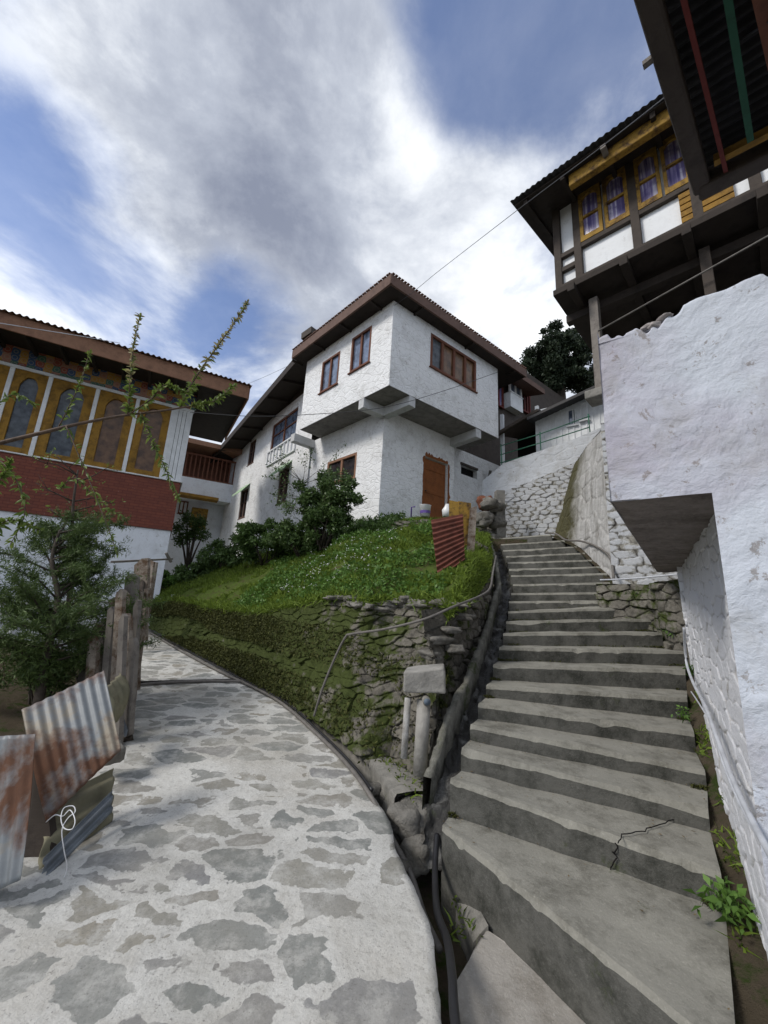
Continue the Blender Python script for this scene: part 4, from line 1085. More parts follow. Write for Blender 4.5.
for k in range(3):
    s = .8+k*(s_re-1)/2.2; MB().bar(R2.pt(s, er-.03, zE-.04), R2.pt(s, .0, zE-.04), .06, .08).build('rafter', M_soffitwood, house)
zr = zE+fh-.02
mb = MB(); A0 = up(T0, zr)+(T0-UC).normalized()*.05*Vector((1, 1, 0)).length; A0.z = zr
mb.quad(A0, up(rEnd, zr), up(R2.pt(s_re, -2.6, 0), zr+.7), up(ridge_a, zr+.7))
mb.quad(A0, up(lEnd, zr), up(L2.pt(s_lend+.25, -2.6, 0), zr+.7), up(ridge_a, zr+.7))
mb.build('roof', M_roof_br, house)
# roof sheet edge, slightly wavy lip
lip = MB()
for P0, P1, nn in ((A0, up(rEnd, zr), 60), (A0, up(lEnd, zr), 60)):
    for k in range(nn):
        p = P0.lerp(P1, (k+.5)/nn); d = (P1-P0).normalized()*((P1-P0).length/nn*.36); o_ = Vector((0, 0, .012+.008*(k % 2)))
        lip.bar(p-d+o_, p+d+o_, .12, .022)
lip.build('roof_edge', M_roof_br, house)
window(house, R2, w3, -.02, nx=4, fw=.09, gm=M_glass_brn, panemats=[M_glass_net, M_glass_brn, M_glass_brn, M_glass_brn], zsplit=None, lab='wide four part window with brown curtains')
window(house, L2, wa, -.02, nx=2, fw=.075, gm=M_glass); window(house, L2, wb, -.02, nx=2, fw=.075, gm=M_glass)
window(house, L1, wl, -.03, nx=2, fw=.09, fm=M_fascia, gm=M_glass_dk)
# door with rough painted surround
dsur = MB(); a0, a1, c0, c1 = door_r
N = 26
def ragged_strip(mb, x0, z0, x1, z1, w, o):
    """irregular paint margin around the opening"""
    for k in range(N):
        t0 = k/N; t1 = (k+1)/N; r0 = w*(.5+.9*abs(mnoise.noise(Vector((t0*9+o, o, 0))))); r1 = w*(.5+.9*abs(mnoise.noise(Vector((t1*9+o, o, 0)))))
        xa, za_ = x0+(x1-x0)*t0, z0+(z1-z0)*t0; xb, zb_ = x0+(x1-x0)*t1, z0+(z1-z0)*t1
        ox, oz = (1, 0) if x0 == x1 else (0, 1); ox *= (1 if x0 > (a0+a1)/2 else -1)
        mb.quad(R1.pt(xa, .004, za_), R1.pt(xb, .004, zb_), R1.pt(xb+ox*r1, .004, zb_+oz*r1), R1.pt(xa+ox*r0, .004, za_+oz*r0))
ragged_strip(dsur, a0, c0, a0, c1, .13, 1); ragged_strip(dsur, a1, c0, a1, c1, .13, 5); ragged_strip(dsur, a0, c1, a1, c1, .16, 9)
dsur.build('door_surround', M_door, house)
dmb = MB(); dmb.pbox(R1, a0+.03, a1-.03, -.14, -.09, c0+.02, c1-.03)
for z in (c0+.35, (c0+c1)/2, c1-.35): dmb.pbox(R1, a0+.05, a1-.05, -.092, -.075, z-.05, z+.05)
dd_ = dmb.build('door', M_door, house, bevel=.005)
MB().tube([R1.pt(a0+.13, -.085, (c0+c1)/2), R1.pt(a0+.13, -.03, (c0+c1)/2)], .02, 8).build('handle', M_black, dd_)
# downpipe
MB().tube([R1.pt(s1e, rec+.1, zb), R1.pt(s1e, rec+.1, zs-.9), R1.pt(s1e-.05, rec+.25, zs-.5)], .06, 10).build('downpipe', M_conc, house, True)
MB().tube([R1.pt(s1e-.05, rec+.12, zb+1.9), R1.pt(s1e+.55, rec+.5, zb+1.75)], .05, 8).build('downpipe', M_conc, house, True)
# ---- rear wing
WD = hdir(66, 584)
WP = L1.pt(L1.loc(306, 480)[0], .05, 0); WG = Pl(WP, WD)
w_end = WG.loc(222, 520)[0]; wz0 = WG.loc(222, 540)[1]-1.5; wzt = WG.loc(300, 396)[1]
print('wing', w_end, wzt, WG.loc(240, 455)[1])
wA = lrect(WG, 271, 296, 428, 410, 455, 447)          # upper window with white surround
wB = lrect(WG, 247, 252, 452, 449, 488, 487); wC = lrect(WG, 278, 288, 473, 466, 502, 500); wDd = lrect(WG, 240, 245, 490, 486, 530, 530)
def sane(r, zlo, zhi, w=None):
    c = (r[0]+r[1])/2; 
    if w: r = (c-w/2, c+w/2, 0, 0)
    return (r[0], r[1], zlo, zhi)
zu0 = min(wA[2], wzt-1.9); 
wA = sane(wA, wzt-1.75, wzt-.45); wB = sane(wB, wzt-1.75, wzt-.45, .9); zl = wC[3]; wC = sane(wC, zl-1.5, zl, 1.0); wDd = sane(wDd, zl-1.5, zl, 1.0)
hol = [h for h in (wA, wB, wC, wDd) if h[1] < w_end-.1 and h[0] > .1]
mb = MB(); wallgrid(mb, WG, -.2, w_end, wz0, wzt, hol, .25)
mb.quad(WG.pt(w_end, 0, wz0), WG.pt(w_end, -6, wz0), WG.pt(w_end, -6, wzt), WG.pt(w_end, 0, wzt)); mb.build('wing_wall', M_white, house)
for k, h in enumerate(hol):
    window(house, WG, h, -.06, nx=2, fw=.08, fm=(M_fascia2 if k != 0 else M_brown), gm=M_glass_dk if k else M_glass, zsplit=.55)
# white lattice balcony panel under wing window
mb = MB(); a0_, a1_ = wA[0]-.15, wA[1]+.1; zc0 = wA[2]-.75; zc1 = wA[2]-.02
mb.pbox(WG, a0_, a1_, .0, .07, zc0, zc0+.06); mb.pbox(WG, a0_, a1_, .0, .07, zc1-.06, zc1)
for k in range(9): s = a0_+(a1_-a0_)*k/8; mb.pbox(WG, s-.025, s+.025, .0, .06, zc0+.06, zc1-.06)
mb.build('balustrade', M_whitewood, house)
for h in (wC, wDd):
    if h in hol:
        p0_, p1_ = h[0]-.15, h[1]+.15; mb = MB(); mb.hexa([WG.pt(p0_, 0, h[3]+.18), WG.pt(p1_, 0, h[3]+.18), WG.pt(p1_, .42, h[3]-.35), WG.pt(p0_, .42, h[3]-.35), WG.pt(p0_, 0, h[3]+.21), WG.pt(p1_, 0, h[3]+.21), WG.pt(p1_, .42, h[3]-.30), WG.pt(p0_, .42, h[3]-.30)])
        mb.build('awning', simple('pale_green_sheet', (.36, .50, .33), .6), house)
# wing roof : tip measured at (208,462), inner end at (302,345)
tipw = None
we = 1.05; r0 = WG.loc(303, 352, we); r1_ = WG.loc(209, 463, we); print('wing eave', r0, r1_)
zw0 = (r0[1]+r1_[1])/2
P0 = WG.pt(r0[0]-.4, we, r0[1]); P1 = WG.pt(r1_[0], we, r1_[1]); 
B0 = WG.pt(r0[0]-.4, -.5, r0[1]+.30); B1 = WG.pt(r1_[0], -.5, r1_[1]+.30); K0 = WG.pt(r0[0]-.4, -3.5, r0[1]+.9); K1 = WG.pt(r1_[0], -3.5, r1_[1]+.9)
mb = MB(); th = Vector((0, 0, .06)); mb.hexa([P0, P1, K1, K0, P0+th, P1+th, K1+th, K0+th]); mb.build('wing_roof', M_soffitwood, house)
mb = MB(); mb.bar(P0+Vector((0, 0, .05)), P1+Vector((0, 0, .05)), .08, .30)
mb.build('wing_fascia', M_soffitwood, house)
for k in range(8):
    t_ = (k+.5)/8; MB().bar(P0.lerp(P1, t_)-th, K0.lerp(K1, t_)-th, .07, .10).build('rafter', M_soffitwood, house)
# fill the gable strip between the wing wall and sloping roof
mb = MB(); q0 = WG.pt(-.2, -.02, wzt); q1 = WG.pt(w_end, -.02, wzt); mb.quad(q0, q1, WG.pt(w_end, -.02, r1_[1]+.3), WG.pt(-.2, -.02, r0[1]+.3)); mb.build('eave_wall', M_dkwood, house)
mb = MB(); mb.bar(atY(304, 338, 17.3), atY(314, 331, 16.8), .35, .35); mb.build('ridge_end', M_dkwood, house)

# =================================================================== LEFT PAINTED HOUSE
lh = thing('painted_house', 'house on the left with ochre windows, painted frieze and red brick band', 'house')
LD = hdir(1100, 660); LC = atY(180, 480, 12.0); LP = Pl(LC, LD)      # s=0 at the right corner, negative to the left
sL = -13
zt1 = np.mean([LP.loc(0, 357)[1], LP.loc(95, 385)[1], LP.loc(132, 402)[1]]); zsill = np.mean([LP.loc(0, 448)[1], LP.loc(90, 466)[1], LP.loc(165, 481)[1]])
zbt = np.mean([LP.loc(0, 445)[1], LP.loc(173, 480)[1]])-.12; zbb = np.mean([LP.loc(0, 506)[1], LP.loc(100, 522)[1], LP.loc(172, 535)[1]])
zfr = LP.loc(10, 325)[1]; 
print('left house', zt1, zsill, zbt, zbb, zfr)
zso = zt1+1.0
mb = MB(); wallgrid(mb, LP, sL, 0, -1.0, zbb, (), b=-.02)
mb.quad(LP.pt(0, -.02, -1), LP.pt(0, -5, -1), LP.pt(0, -5, zbb), LP.pt(0, -.02, zbb)); mb.build('base_wall', M_white_left, lh)
mb = MB(); mb.pbox(LP, sL, .03, -4, .03, zbb, zbt); o = mb.build('brick_band', M_brick, lh); uvwall(o, LP)
mb = MB(); mb.pbox(LP, sL, .08, -4, .08, zbt, zsill+.0); mb.build('sill_band', M_whitewood, lh, bevel=.01)
mull = [LP.loc(x, y)[0] for x, y in ((-50, 400), (4, 400), (43, 410), (89, 430), (129, 445), (166, 450))]
zw1 = zt1-.06
for i in range(5):
    a_, b_ = mull[i]+.045, mull[i+1]-.045
    archframe(lh, LP, a_, b_, zsill, zw1, -.02, (b_-a_)*.23, .16, .17, M_yellow, [M_glass_net, M_glass_net, M_glass_net, M_glass_brn, M_glass_brn][i], rise=.26)
mb = MB()
for m_s in mull: mb.pbox(LP, m_s-.05, m_s+.05, -.06, .05, zsill, zw1)
mb.pbox(LP, sL, .06, -.06, .06, zw1, zw1+.09); mb.build('mullions', M_whitewood, lh, bevel=.006)
mb = MB(); n_b = 4; w_b = (-mull[-1])/n_b
for k in range(n_b): mb.pbox(LP, mull[-1]+.05+k*w_b*.86, mull[-1]+.05+(k+1)*w_b*.86-.012, -.06, .03-.008*(k % 2), zsill, zw1)
mb.pbox(LP, -.10, .03, -.06, .045, zsill, zw1)
for k in range(8): mb.pbox(Pl(LP.pt(0, 0, 0), (LP.n.x, LP.n.y)), -3+k*.37, -3+k*.37+.36, -.03, .02, zsill, zw1)
mb.build('board_panel', M_whitewood, lh)
mb = MB(); mb.pbox(LP, sL, .02, -3.5, -.06, zsill, zso); mb.build('inner_wall', M_void, lh)
zf1 = zw1+.09; zf2 = zf1+.72
mb = MB(); mb.quad(LP.pt(sL, .02, zf1), LP.pt(.05, .02, zf1), LP.pt(.05, .10, zf2), LP.pt(sL, .10, zf2)); mb.quad(LP.pt(.05, .02, zf1), LP.pt(.05, -3, zf1), LP.pt(.05, -3, zf2), LP.pt(.05, .1, zf2)); k = sL
while k < .05: mb.pbox(LP, k, k+.07, .09, .17, zf2-.09, zf2); mb.pbox(LP, k+.02, k+.08, .03, .075, zf1+.005, zf1+.05); k += .14
o = mb.build('frieze', M_frieze, lh); uvwall(o, LP)
# eave
ea = LP.loc(248, 394, 1.35); eb = LP.loc(0, 309, 1.35); ze = (ea[1]+eb[1])/2; print('left eave', ea, eb)
s_e = ea[0]
mb = MB(); mb.hexa([LP.pt(sL-1, 1.35, ze-.22), LP.pt(s_e, 1.35, ze-.22), LP.pt(s_e, -5, ze+.3), LP.pt(sL-1, -5, ze+.3), LP.pt(sL-1, 1.35, ze-.18), LP.pt(s_e, 1.35, ze-.18), LP.pt(s_e, -5, ze+.35), LP.pt(sL-1, -5, ze+.35)])
mb.build('eave_soffit', M_soffitwood, lh)
k = -9.0
while k < s_e: MB().bar(LP.pt(k, 1.32, ze-.28), LP.pt(k, -.2, ze-.18), .07, .10).build('rafter', M_soffitwood, lh); k += .7
mb = MB(); mb.pbox(LP, sL-1, s_e, 1.33, 1.38, ze-.34, ze+.10)
side = Pl(LP.pt(s_e, 0, 0), (LP.n.x, LP.n.y)); mb.hexa([LP.pt(s_e, 1.33, ze-.34), LP.pt(s_e+.05, 1.33, ze-.34), LP.pt(s_e+.05, -4, ze+.1), LP.pt(s_e, -4, ze+.1), LP.pt(s_e, 1.33, ze+.08), LP.pt(s_e+.05, 1.33, ze+.08), LP.pt(s_e+.05, -4, ze+.5), LP.pt(s_e, -4, ze+.5)])
mb.build('fascia', M_fascia, lh, bevel=.006)
corrugated('roof', LP.pt(sL-1, 1.48, ze+.115), LP.pt(s_e+.08, 1.48, ze+.115), LP.pt(s_e+.08, -4.2, ze+.75), LP.pt(sL-1, -4.2, ze+.75), 110, .022, M_roof_br, lh, nv=3)

# =================================================================== buildings in the gap beyond the path
gh = thing('balcony_house', 'distant white house with lattice balcony between the two nearer houses', 'house')
GP = Pl(atY(190, 500, 21.0), hdir(1100, 660))
def gl(x, y): return GP.loc(x, y)
mb = MB(); g0 = gl(160, 500)[0]; g1 = gl(232, 500)[0]; zG0 = gl(200, 600)[1]; zBf = GP.loc(205, 480, 1.2)[1]; zBt = GP.loc(205, 457, 1.2)[1]
wh = (gl(181, 505)[0], gl(185, 505)[0]+.1, gl(183, 512)[1], gl(183, 502)[1])
wallgrid(mb, GP, g0-3, g1+1, zG0-2, zBf, (), b=0); mb.pbox(GP, g0-3, g1+1, 0, 1.2, GP.loc(200, 498, 1.2)[1], zBf); mb.build('wall', M_white_left, gh)
mb = MB(); z0_, z1_ = zBf, zBt
for k in range(34): s = g0-2+k*.22; mb.pbox(GP, s, s+.06, 1.14, 1.18, z0_+.05, z1_)
mb.pbox(GP, g0-3, g1+1, 1.12, 1.2, z1_, z1_+.1); mb.pbox(GP, g0-3, g1+1, 1.12, 1.2, z0_, z0_+.08); mb.build('balustrade', M_brown, gh)
mb = MB(); mb.pbox(GP, g0-3, g1+1, -3, 0, zBf, z1_+.6); mb.build('upper_wall', M_brown, gh)
mb = MB(); zz0 = z1_+.35; mb.hexa([GP.pt(g0-3, 2.0, zz0), GP.pt(g1+.3, 2.0, zz0), GP.pt(g1+.3, -3, zz0+.4), GP.pt(g0-3, -3, zz0+.4), GP.pt(g0-3, 2.0, zz0+.25), GP.pt(g1+.3, 2.0, zz0+.25), GP.pt(g1+.3, -3, zz0+.6), GP.pt(g0-3, -3, zz0+.6)]); mb.build('roof', M_fascia, gh)
mb = MB(); zc_ = GP.loc(200, 500, 1.2)[1]; mb.pbox(GP, g0-1, g1-.9, 1.2, 1.9, zc_-.02, zc_+.12); mb.build('canopy', M_yellow, gh)
mb = MB(); mb.pbox(GP, g1-2.0, g1-1.2, .1, .5, gl(205, 530)[1], zc_-.3); mb.build('shutter', M_yellow2, gh)
window(gh, GP, (gl(180, 500)[0], gl(186, 500)[0]+.15, gl(183, 514)[1], gl(183, 501)[1]), .03, nx=2, fw=.06)

fs = thing('far_steps', 'small pale flight of steps at the far end of the path', 'steps')
base = atY(150, 624, 11.0)
for k in range(6):
    mb = MB(); p = base+Vector((0, .34*k, .16*k-.1)); mb.poly([p+Vector((-.8, 0, 0)), p+Vector((.25, 0, 0)), p+Vector((.25, .4, 0)), p+Vector((-.8, .4, 0))], (0, 0, .16)); mb.build('step', M_concL, fs, bevel=.01)
mb = MB(); mb.poly([base+Vector((.27, .3, -.2)), base+Vector((.4, .3, -.2)), base+Vector((.4, 2.4, -.2)), base+Vector((.27, 2.4, -.2))], (0, 0, 1.0)); mb.build('side_wall', M_white, fs)

# =================================================================== UPPER RIGHT: stone walls at the head of the stairs
BWP = Pl(atY(540, 530, 10.6), hdir(-146, 572))
bwl = thing('stone_wall', 'whitewashed stone retaining wall closing the head of the staircase', 'wall')
bfoot = [BWP.pt(BWP.loc(x, y)[0], 0, BWP.loc(x, y)[1]-.3) for x, y in ((482, 540), (510, 535), (550, 532), (585, 532), (612, 535))]
bmid = [BWP.pt(BWP.loc(x, y)[0], 0, BWP.loc(x, y)[1]) for x, y in ((482, 520), (503, 492), (540, 478), (575, 462), (600, 450))]
btop = [BWP.pt(BWP.loc(x, y)[0], -.05, BWP.loc(x, y)[1]) for x, y in ((482, 480), (503, 463), (540, 450), (575, 438), (603, 426))]
rubble_sheet('lower_courses', bfoot, bmid, 300, 130, .27, .12, .035, M_rub_w2, bwl, 21, lump=.05, jit=.6)
rubble_sheet('upper_courses', bmid, btop, 160, 60, .6, .3, .012, M_white_clean, bwl, 22, lump=.03)
mb = MB(); mb.add([p for p in btop]+[p-BWP.n*.5 for p in btop], [(i, i+1, i+6, i+5) for i in range(4)]); mb.build('coping', M_white, bwl)

# mossy plaster buttress to the right of the stairs
but = thing('buttress', 'mossy whitewashed buttress wall curving down beside the upper stairs', 'wall')
bF = [atY(x, y, Yk) for x, y, Yk in ((550, 534, 10.2), (566, 540, 9.3), (583, 551, 8.5), (600, 566, 7.6), (616, 580, 6.9))]
for p in bF: p.z -= .5
bT = [atY(x, y, Yk) for x, y, Yk in ((566, 492, 10.4), (576, 462, 9.5), (588, 444, 8.7), (601, 430, 7.8), (612, 424, 7.2))]
m_, g_, b_ = newmat('mossy_plaster'); p_ = pos(g_)
sp_ = g_.n('ShaderNodeSeparateXYZ'); g_.l(p_, sp_.inputs[0])
pale = g_.mix(g_.noise(p_, 3, 9, .7), (.34, .33, .31), (.66, .66, .66))
pale = g_.mix(g_.ramp(g_.noise(g_.vmath('MULTIPLY', p_, (5, 5, .7)), 1.5, 8, .7), ((.45, 0.0), (.7, .8))), pale, (.16, .15, .13))
mf = g_.math('ADD', g_.math('MULTIPLY', g_.math('SUBTRACT', sp_.outputs[1], 8.3), .45), g_.math('MULTIPLY', g_.noise(p_, 3, 8, .7), .5))
c_ = g_.mix(g_.ramp(mf, ((.45, 0.0), (.75, 1.0))), pale, g_.mix(g_.noise(p_, 12, 6, .7), (.03, .03, .012), (.11, .10, .04)))
setc(g_, b_, c_); b_.inputs['Roughness'].default_value = .95; bump(g_, b_, g_.noise(p_, 14, 9, .75), .9, .04)
rubble_sheet('buttress_face', bF, bT, 120, 120, .5, .4, .03, m_, but, 31, lump=.14)
mb = MB(); mb.add(bT+[p+Vector((1.5, .8, 0)) for p in bT], [(i, i+1, i+6, i+5) for i in range(4)]); mb.build('buttress_top', M_rub_r if False else M_soil, but)

# G : lower stone courses of the white building behind the overhang
near = thing('plastered_wall', 'tall purple tinged whitewashed wall with dark overhang beside the lower stairs', 'wall')
gw = thing('stone_wall', 'whitewashed stone wall under the overhang beside the middle of the stairs', 'wall')
GW = Pl(atY(616, 577, 6.5), (-.796, .606))
a_ = GW.loc(611, 560)[0]; e_ = GW.loc(700, 560)[0]
zg0 = GW.loc(640, 582)[1]-.15; zg1 = zg0+3.0
rubble_sheet('stone_face', [GW.pt(a_, 0, zg0), GW.pt(e_, 0, zg0)], [GW.pt(a_, 0, zg1), GW.pt(e_, 0, zg1)], 160, 200, .30, .12, .022, M_rub_w2, gw, 33, jit=.6)
mb = MB(); mb.pbox(GW, a_ if a_ < e_ else e_, e_ if a_ < e_ else a_, -1.5, -.03, zg0, zg1); mb.build('wall_core', M_white_clean, gw)

# ledge with rubble face right of the middle steps
ld = thing('rubble_ledge', 'low damp rubble ledge with paved top between the stairs and white wall', 'ledge')
lf = [SR[13]+Vector((.02, .1, -.15)), SR[11]+Vector((-.03, -.05, -.25)), SR[9]+Vector((.05, -.05, -.3)), SR[8]+Vector((.06, -.02, -.3)), SR[7]+Vector((.12, -.02, -.3)), SR[7]+Vector((.75, -.25, -.3))]
ltz = 2.08
lt = [Vector((p.x+.03, p.y+.12, ltz+.02*math.sin(i*2))) for i, p in enumerate(lf)]; lt[1].z = 2.08
rubble_sheet('ledge_face', lf, lt, 260, 110, .26, .13, .07, M_rub_r, ld, 41, lump=.04)
mb = MB(); mb.poly([p+Vector((0, .0, -.02)) for p in lt]+[Vector((5.6, 6.2, ltz-.02)), Vector((5.0, 7.6, ltz-.02))], (0, 0, -.06)); mb.build('ledge_top', M_conc, ld)

mb = MB()
for i in range(11, 20): mb.quad(SR[i]+Vector((-.08, 0, -.03)), SR[i+1]+Vector((-.08, 0, -.03)), SR[i+1]+Vector((1.6, 1.0, .05)), SR[i]+Vector((1.6, 1.0, .05)))
tag(mb.build('ground', M_soil, None, sub=2, rough=.03), kind='structure')

# =================================================================== NEAR RIGHT WALL
WP0 = Vector((1.55, 1.72, 0)); WDir = Vector((.566, .824, 0)).normalized(); WW = Pl(WP0, WDir)
Lw = 3.55; zsl = 2.2
wf = [WW.pt(.02, 0, .0), WW.pt(1.0, .0, .15), WW.pt(2.2, 0, .5), WW.pt(Lw, 0, .75)]; wt_ = [WW.pt(s, -.04, 2.22) for s in (.02, 1.0, 2.2)]+[WW.pt(Lw-.12, -.04, 2.32)]
rubble_sheet('stone_face', wf, wt_, 420, 330, .26, .11, .013, M_rub_w, near, 51, lump=.04, jit=.75, warp=1.6)
# far return of that wall
cn = WW.pt(Lw, 0, 0); ret = [Vector((cn.x, cn.y, .9)), Vector((cn.x+1.2, cn.y-.4, .9))]
rubble_sheet('stone_face', ret, [Vector((p.x-.05, p.y, 2.5)) for p in ret], 120, 120, .24, .12, .03, M_rub_w, near, 52)
# facade F with broken top, plane direction fd through the near corner
FD = Vector((-.796, .606, 0)); FP = Pl(WW.pt(0, 0, 0), FD)
sA, sA2 = FP.loc(611, 509)[0], FP.loc(600, 332)[0]
print('F left', sA, sA2)
nF, mF = 200, 240
tops = [(595, 333), (612, 326), (622, 328), (634, 320), (645, 318), (650, 316), (657, 320), (662, 314), (668, 306), (690, 293), (705, 287), (722, 280), (740, 272), (768, 261), (830, 236), (1000, 170)]
tl = sorted([FP.loc(x, y) for x, y in tops]); ts = [a[0] for a in tl]; tz = [a[1] for a in tl]
sR_ = -2.2
def fgrid(s0, s1, z0f, zt_f, n, m, name):
    hi = zt_f is None
    su = np.linspace(s0, s1, n); vv_ = np.linspace(0, 1, m); Sg, Vg = np.meshgrid(su, vv_, indexing='ij')
    zt_ = (np.interp(su, ts, tz)[:, None]+fbm(Sg*5, Sg*0, 5)*.04-.04*np.clip(fbm(Sg*14+3, Sg*0, 2, 3)*6, 0, 1)) if hi else zt_f; z0_ = z0f(Sg); Zg = z0_+(zt_-z0_)*Vg
    top_ = np.clip((Zg-(zt_-.06))/.06, 0, 1)
    off = fbm(Sg*1.3+4, Zg*1.3, 3)*.05+fbm(Sg*5, Zg*5, 5)*.016+np.abs(fbm(Sg*3+7, Zg*5, 4))*-.022-top_**2*.10
    X_ = FP.P.x+FP.D.x*Sg+FP.n.x*off; Y_ = FP.P.y+FP.D.y*Sg+FP.n.y*off
    return fastmesh(name, np.stack([X_, Y_, Zg], -1).reshape(-1, 3), gridfaces(n, m), M_white_near, near, True)
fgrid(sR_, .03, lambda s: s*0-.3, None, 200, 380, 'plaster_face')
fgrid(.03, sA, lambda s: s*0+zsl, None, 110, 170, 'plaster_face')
# overhang soffit (rough concrete)
A_ = FP.pt(sA, 0, zsl); B_ = FP.pt(0, 0, zsl)
Dp = atZ(657, 572, zsl+.02); Cp = atZ(684, 572, zsl+.02); print('soffit corners', A_, B_, Dp, Cp)
n_, m_2 = 60, 160; U2, V2 = np.meshgrid(np.linspace(0, 1, n_), np.linspace(0, 1, m_2), indexing='ij')
Pq = np.array(A_)*((1-U2)*(1-V2))[..., None]+np.array(B_-FP.n*.02)*(U2*(1-V2))[..., None]+np.array(Dp)*((1-U2)*V2)[..., None]+np.array(Cp+Vector((.4, 0, 0)))*(U2*V2)[..., None]
Pq[..., 2] += (fbm(U2*6, V2*20, 4)*.03+fbm(U2*20, V2*60, 3)*.012)*np.clip(V2*30, 0, 1)+.004
fastmesh('overhang_underside', Pq.reshape(-1, 3), gridfaces(n_, m_2), M_soffit_dk, near, True)
# outer side and top mass of the overhang
ztA = float(np.interp(sA, ts, tz)); 
mb = MB(); mb.quad(A_, Dp, Vector((Dp.x, Dp.y, ztA+.1)), Vector((A_.x, A_.y, ztA))); mb.quad(Vector((A_.x, A_.y, ztA-.08)), Vector((Dp.x, Dp.y, ztA-.1)), Vector((Dp.x+4, Dp.y-1, ztA-.1)), FP.pt(-2.2, -.1, ztA-.1))
mb.build('side_face', M_white_near, near)
# broken stones on top of the wall
for k, (x, y, rr) in enumerate(((655, 323, (.024, .035, .014)), (646, 324, (.016, .03, .011)), (664, 315, (.026, .04, .010)))):
    q = FP.loc(x, y); mb = MB(); rockmesh(mb, FP.pt(q[0], -.03, q[1]), rr, 500+k); mb.build('broken_stone', simple('purple_grey_stone', (.36, .33, .32), .9, .3, 9, .8, .01), near, True)
# dirt strip and slab between steps and wall base
strip = [SR[i]+Vector((0, 0, -.12)) for i in range(0, 8)]
V = []
st_L = [Vector((1.45, 1.2, -.15))]+[p for p in strip]; st_R = [Vector((2.4, 1.5, .0))]+[WW.pt(s, -.06, z) for s, z in ((.3, .12), (.9, .25), (1.3, .36), (1.7, .50), (2.1, .66), (2.6, .85), (3.1, .98), (3.5, 1.06))]
a, _ = lerpline(st_L, 120); b, _ = lerpline(st_R, 120); v = np.linspace(0, 1, 24)[None, :, None]; Ps = a[:, None, :]*(1-v)+b[:, None, :]*v
Ps[..., 2] += fbm(Ps[..., 0]*5, Ps[..., 1]*5)*.07
tag(fastmesh('soil_strip', Ps.reshape(-1, 3), gridfaces(120, 24), M_soil, None, True), kind='structure')
P = surf_points(Ps[25:, 2:], 900); nz = fbm(P[:, 0]*4, P[:, 1]*4); V, Fq = blades(P[nz > .02], .06, .006, .9); tag(fastmesh('grass', V, Fq, M_grass, None), 'sparse moss and grass in the dirt strip at the foot of the white wall', 'grass', kind='stuff')
def weed(c, r, n, lab, mat=M_weed, size=.07, h=.10, group='weeds growing by the stairs'):
    C = np.array(c)+rng.normal(size=(n, 3))*[r, r, .0]*np.array([.5, .5, 1]); C[:, 2] += rng.random(n)*h
    V, Fq = quads_at(C, size, .42, up=np.array([0, 0, .9]), jitter=1.0, droop=.3); o = fastmesh('weed', V, Fq, mat); tag(o, lab, 'plant', group); return o
weed(atZ(727, 915, .20), .09, 150, 'leafy green weed at the foot of the white wall beside the lowest steps', size=.06)
weed(atZ(685, 720, .72), .05, 60, 'small weed between the sixth step and white wall', size=.04)
weed(Vector(SR[8])+Vector((.12, -.05, -.05)), .10, 160, 'green weed clump at the right end of the steps under the overhang', size=.06)
weed(Vector(SR[6])+Vector((.10, .0, -.05)), .07, 90, 'low green tuft between the seventh step and white wall', size=.05)
weed(Vector(SR[10])+Vector((-.15, -.1, .12)), .16, 220, 'ferny green growth on the rubble ledge beside the narrow steps', size=.05)

# conduits on the near wall
tag(MB().tube(spl([WW.pt(*[WW.loc(x, y, .05)[0], .05, WW.loc(x, y, .05)[1]]) for x, y in ((684, 628), (686, 660), (692, 680), (705, 706), (716, 735), (731, 775), (748, 812), (768, 850), (800, 900))], 8), .012, 8).build('conduit', M_pvc, None, True), 'pale grey conduit hanging along the rough white wall', 'pipe')
tag(MB().tube(spl([WW.pt(*[WW.loc(x, y, .045)[0], .045, WW.loc(x, y, .045)[1]]) for x, y in ((690, 690), (700, 705), (713, 728), (722, 760), (738, 800), (760, 840), (800, 890))], 8), .006, 6).build('cable', M_pvc, None, True), 'thin white cable looping below the pale conduit on the rough wall', 'cable')
tag(MB().tube(spl(pp([(545, 533, 9.6), (556, 534, 9.2), (566, 540, 8.9), (580, 541, 8.4), (593, 545, 7.9), (605, 552, 7.2), (611, 560, 6.7), (613, 572, 6.4), (614, 580, 6.35)]), 6), .022, 8).build('stair_pipe', M_pipe, None, True), 'grey pipe resting on the mossy buttress foot beside the upper stairs', 'pipe')
tag(MB().tube(spl(pp([(600, 580, 6.3), (625, 579, 6.15), (655, 576.5, 5.9), (684, 573.5, 5.6)]), 6), .012, 6).build('ledge_cable', M_pvc, None, True), 'pale cable lying along the ledge edge under the overhang', 'cable')

# =================================================================== HALF-TIMBERED HOUSE upper right
th_ = thing('timber_house', 'timber framed house with ochre windows and purple curtains perched above the white wall', 'house')
TD = hdir(-20, 580); TP = Pl(atY(590, 290, 6.0), TD)
sgn = 1 if TP.loc(553, 250)[0] > TP.loc(700, 200)[0] else -1
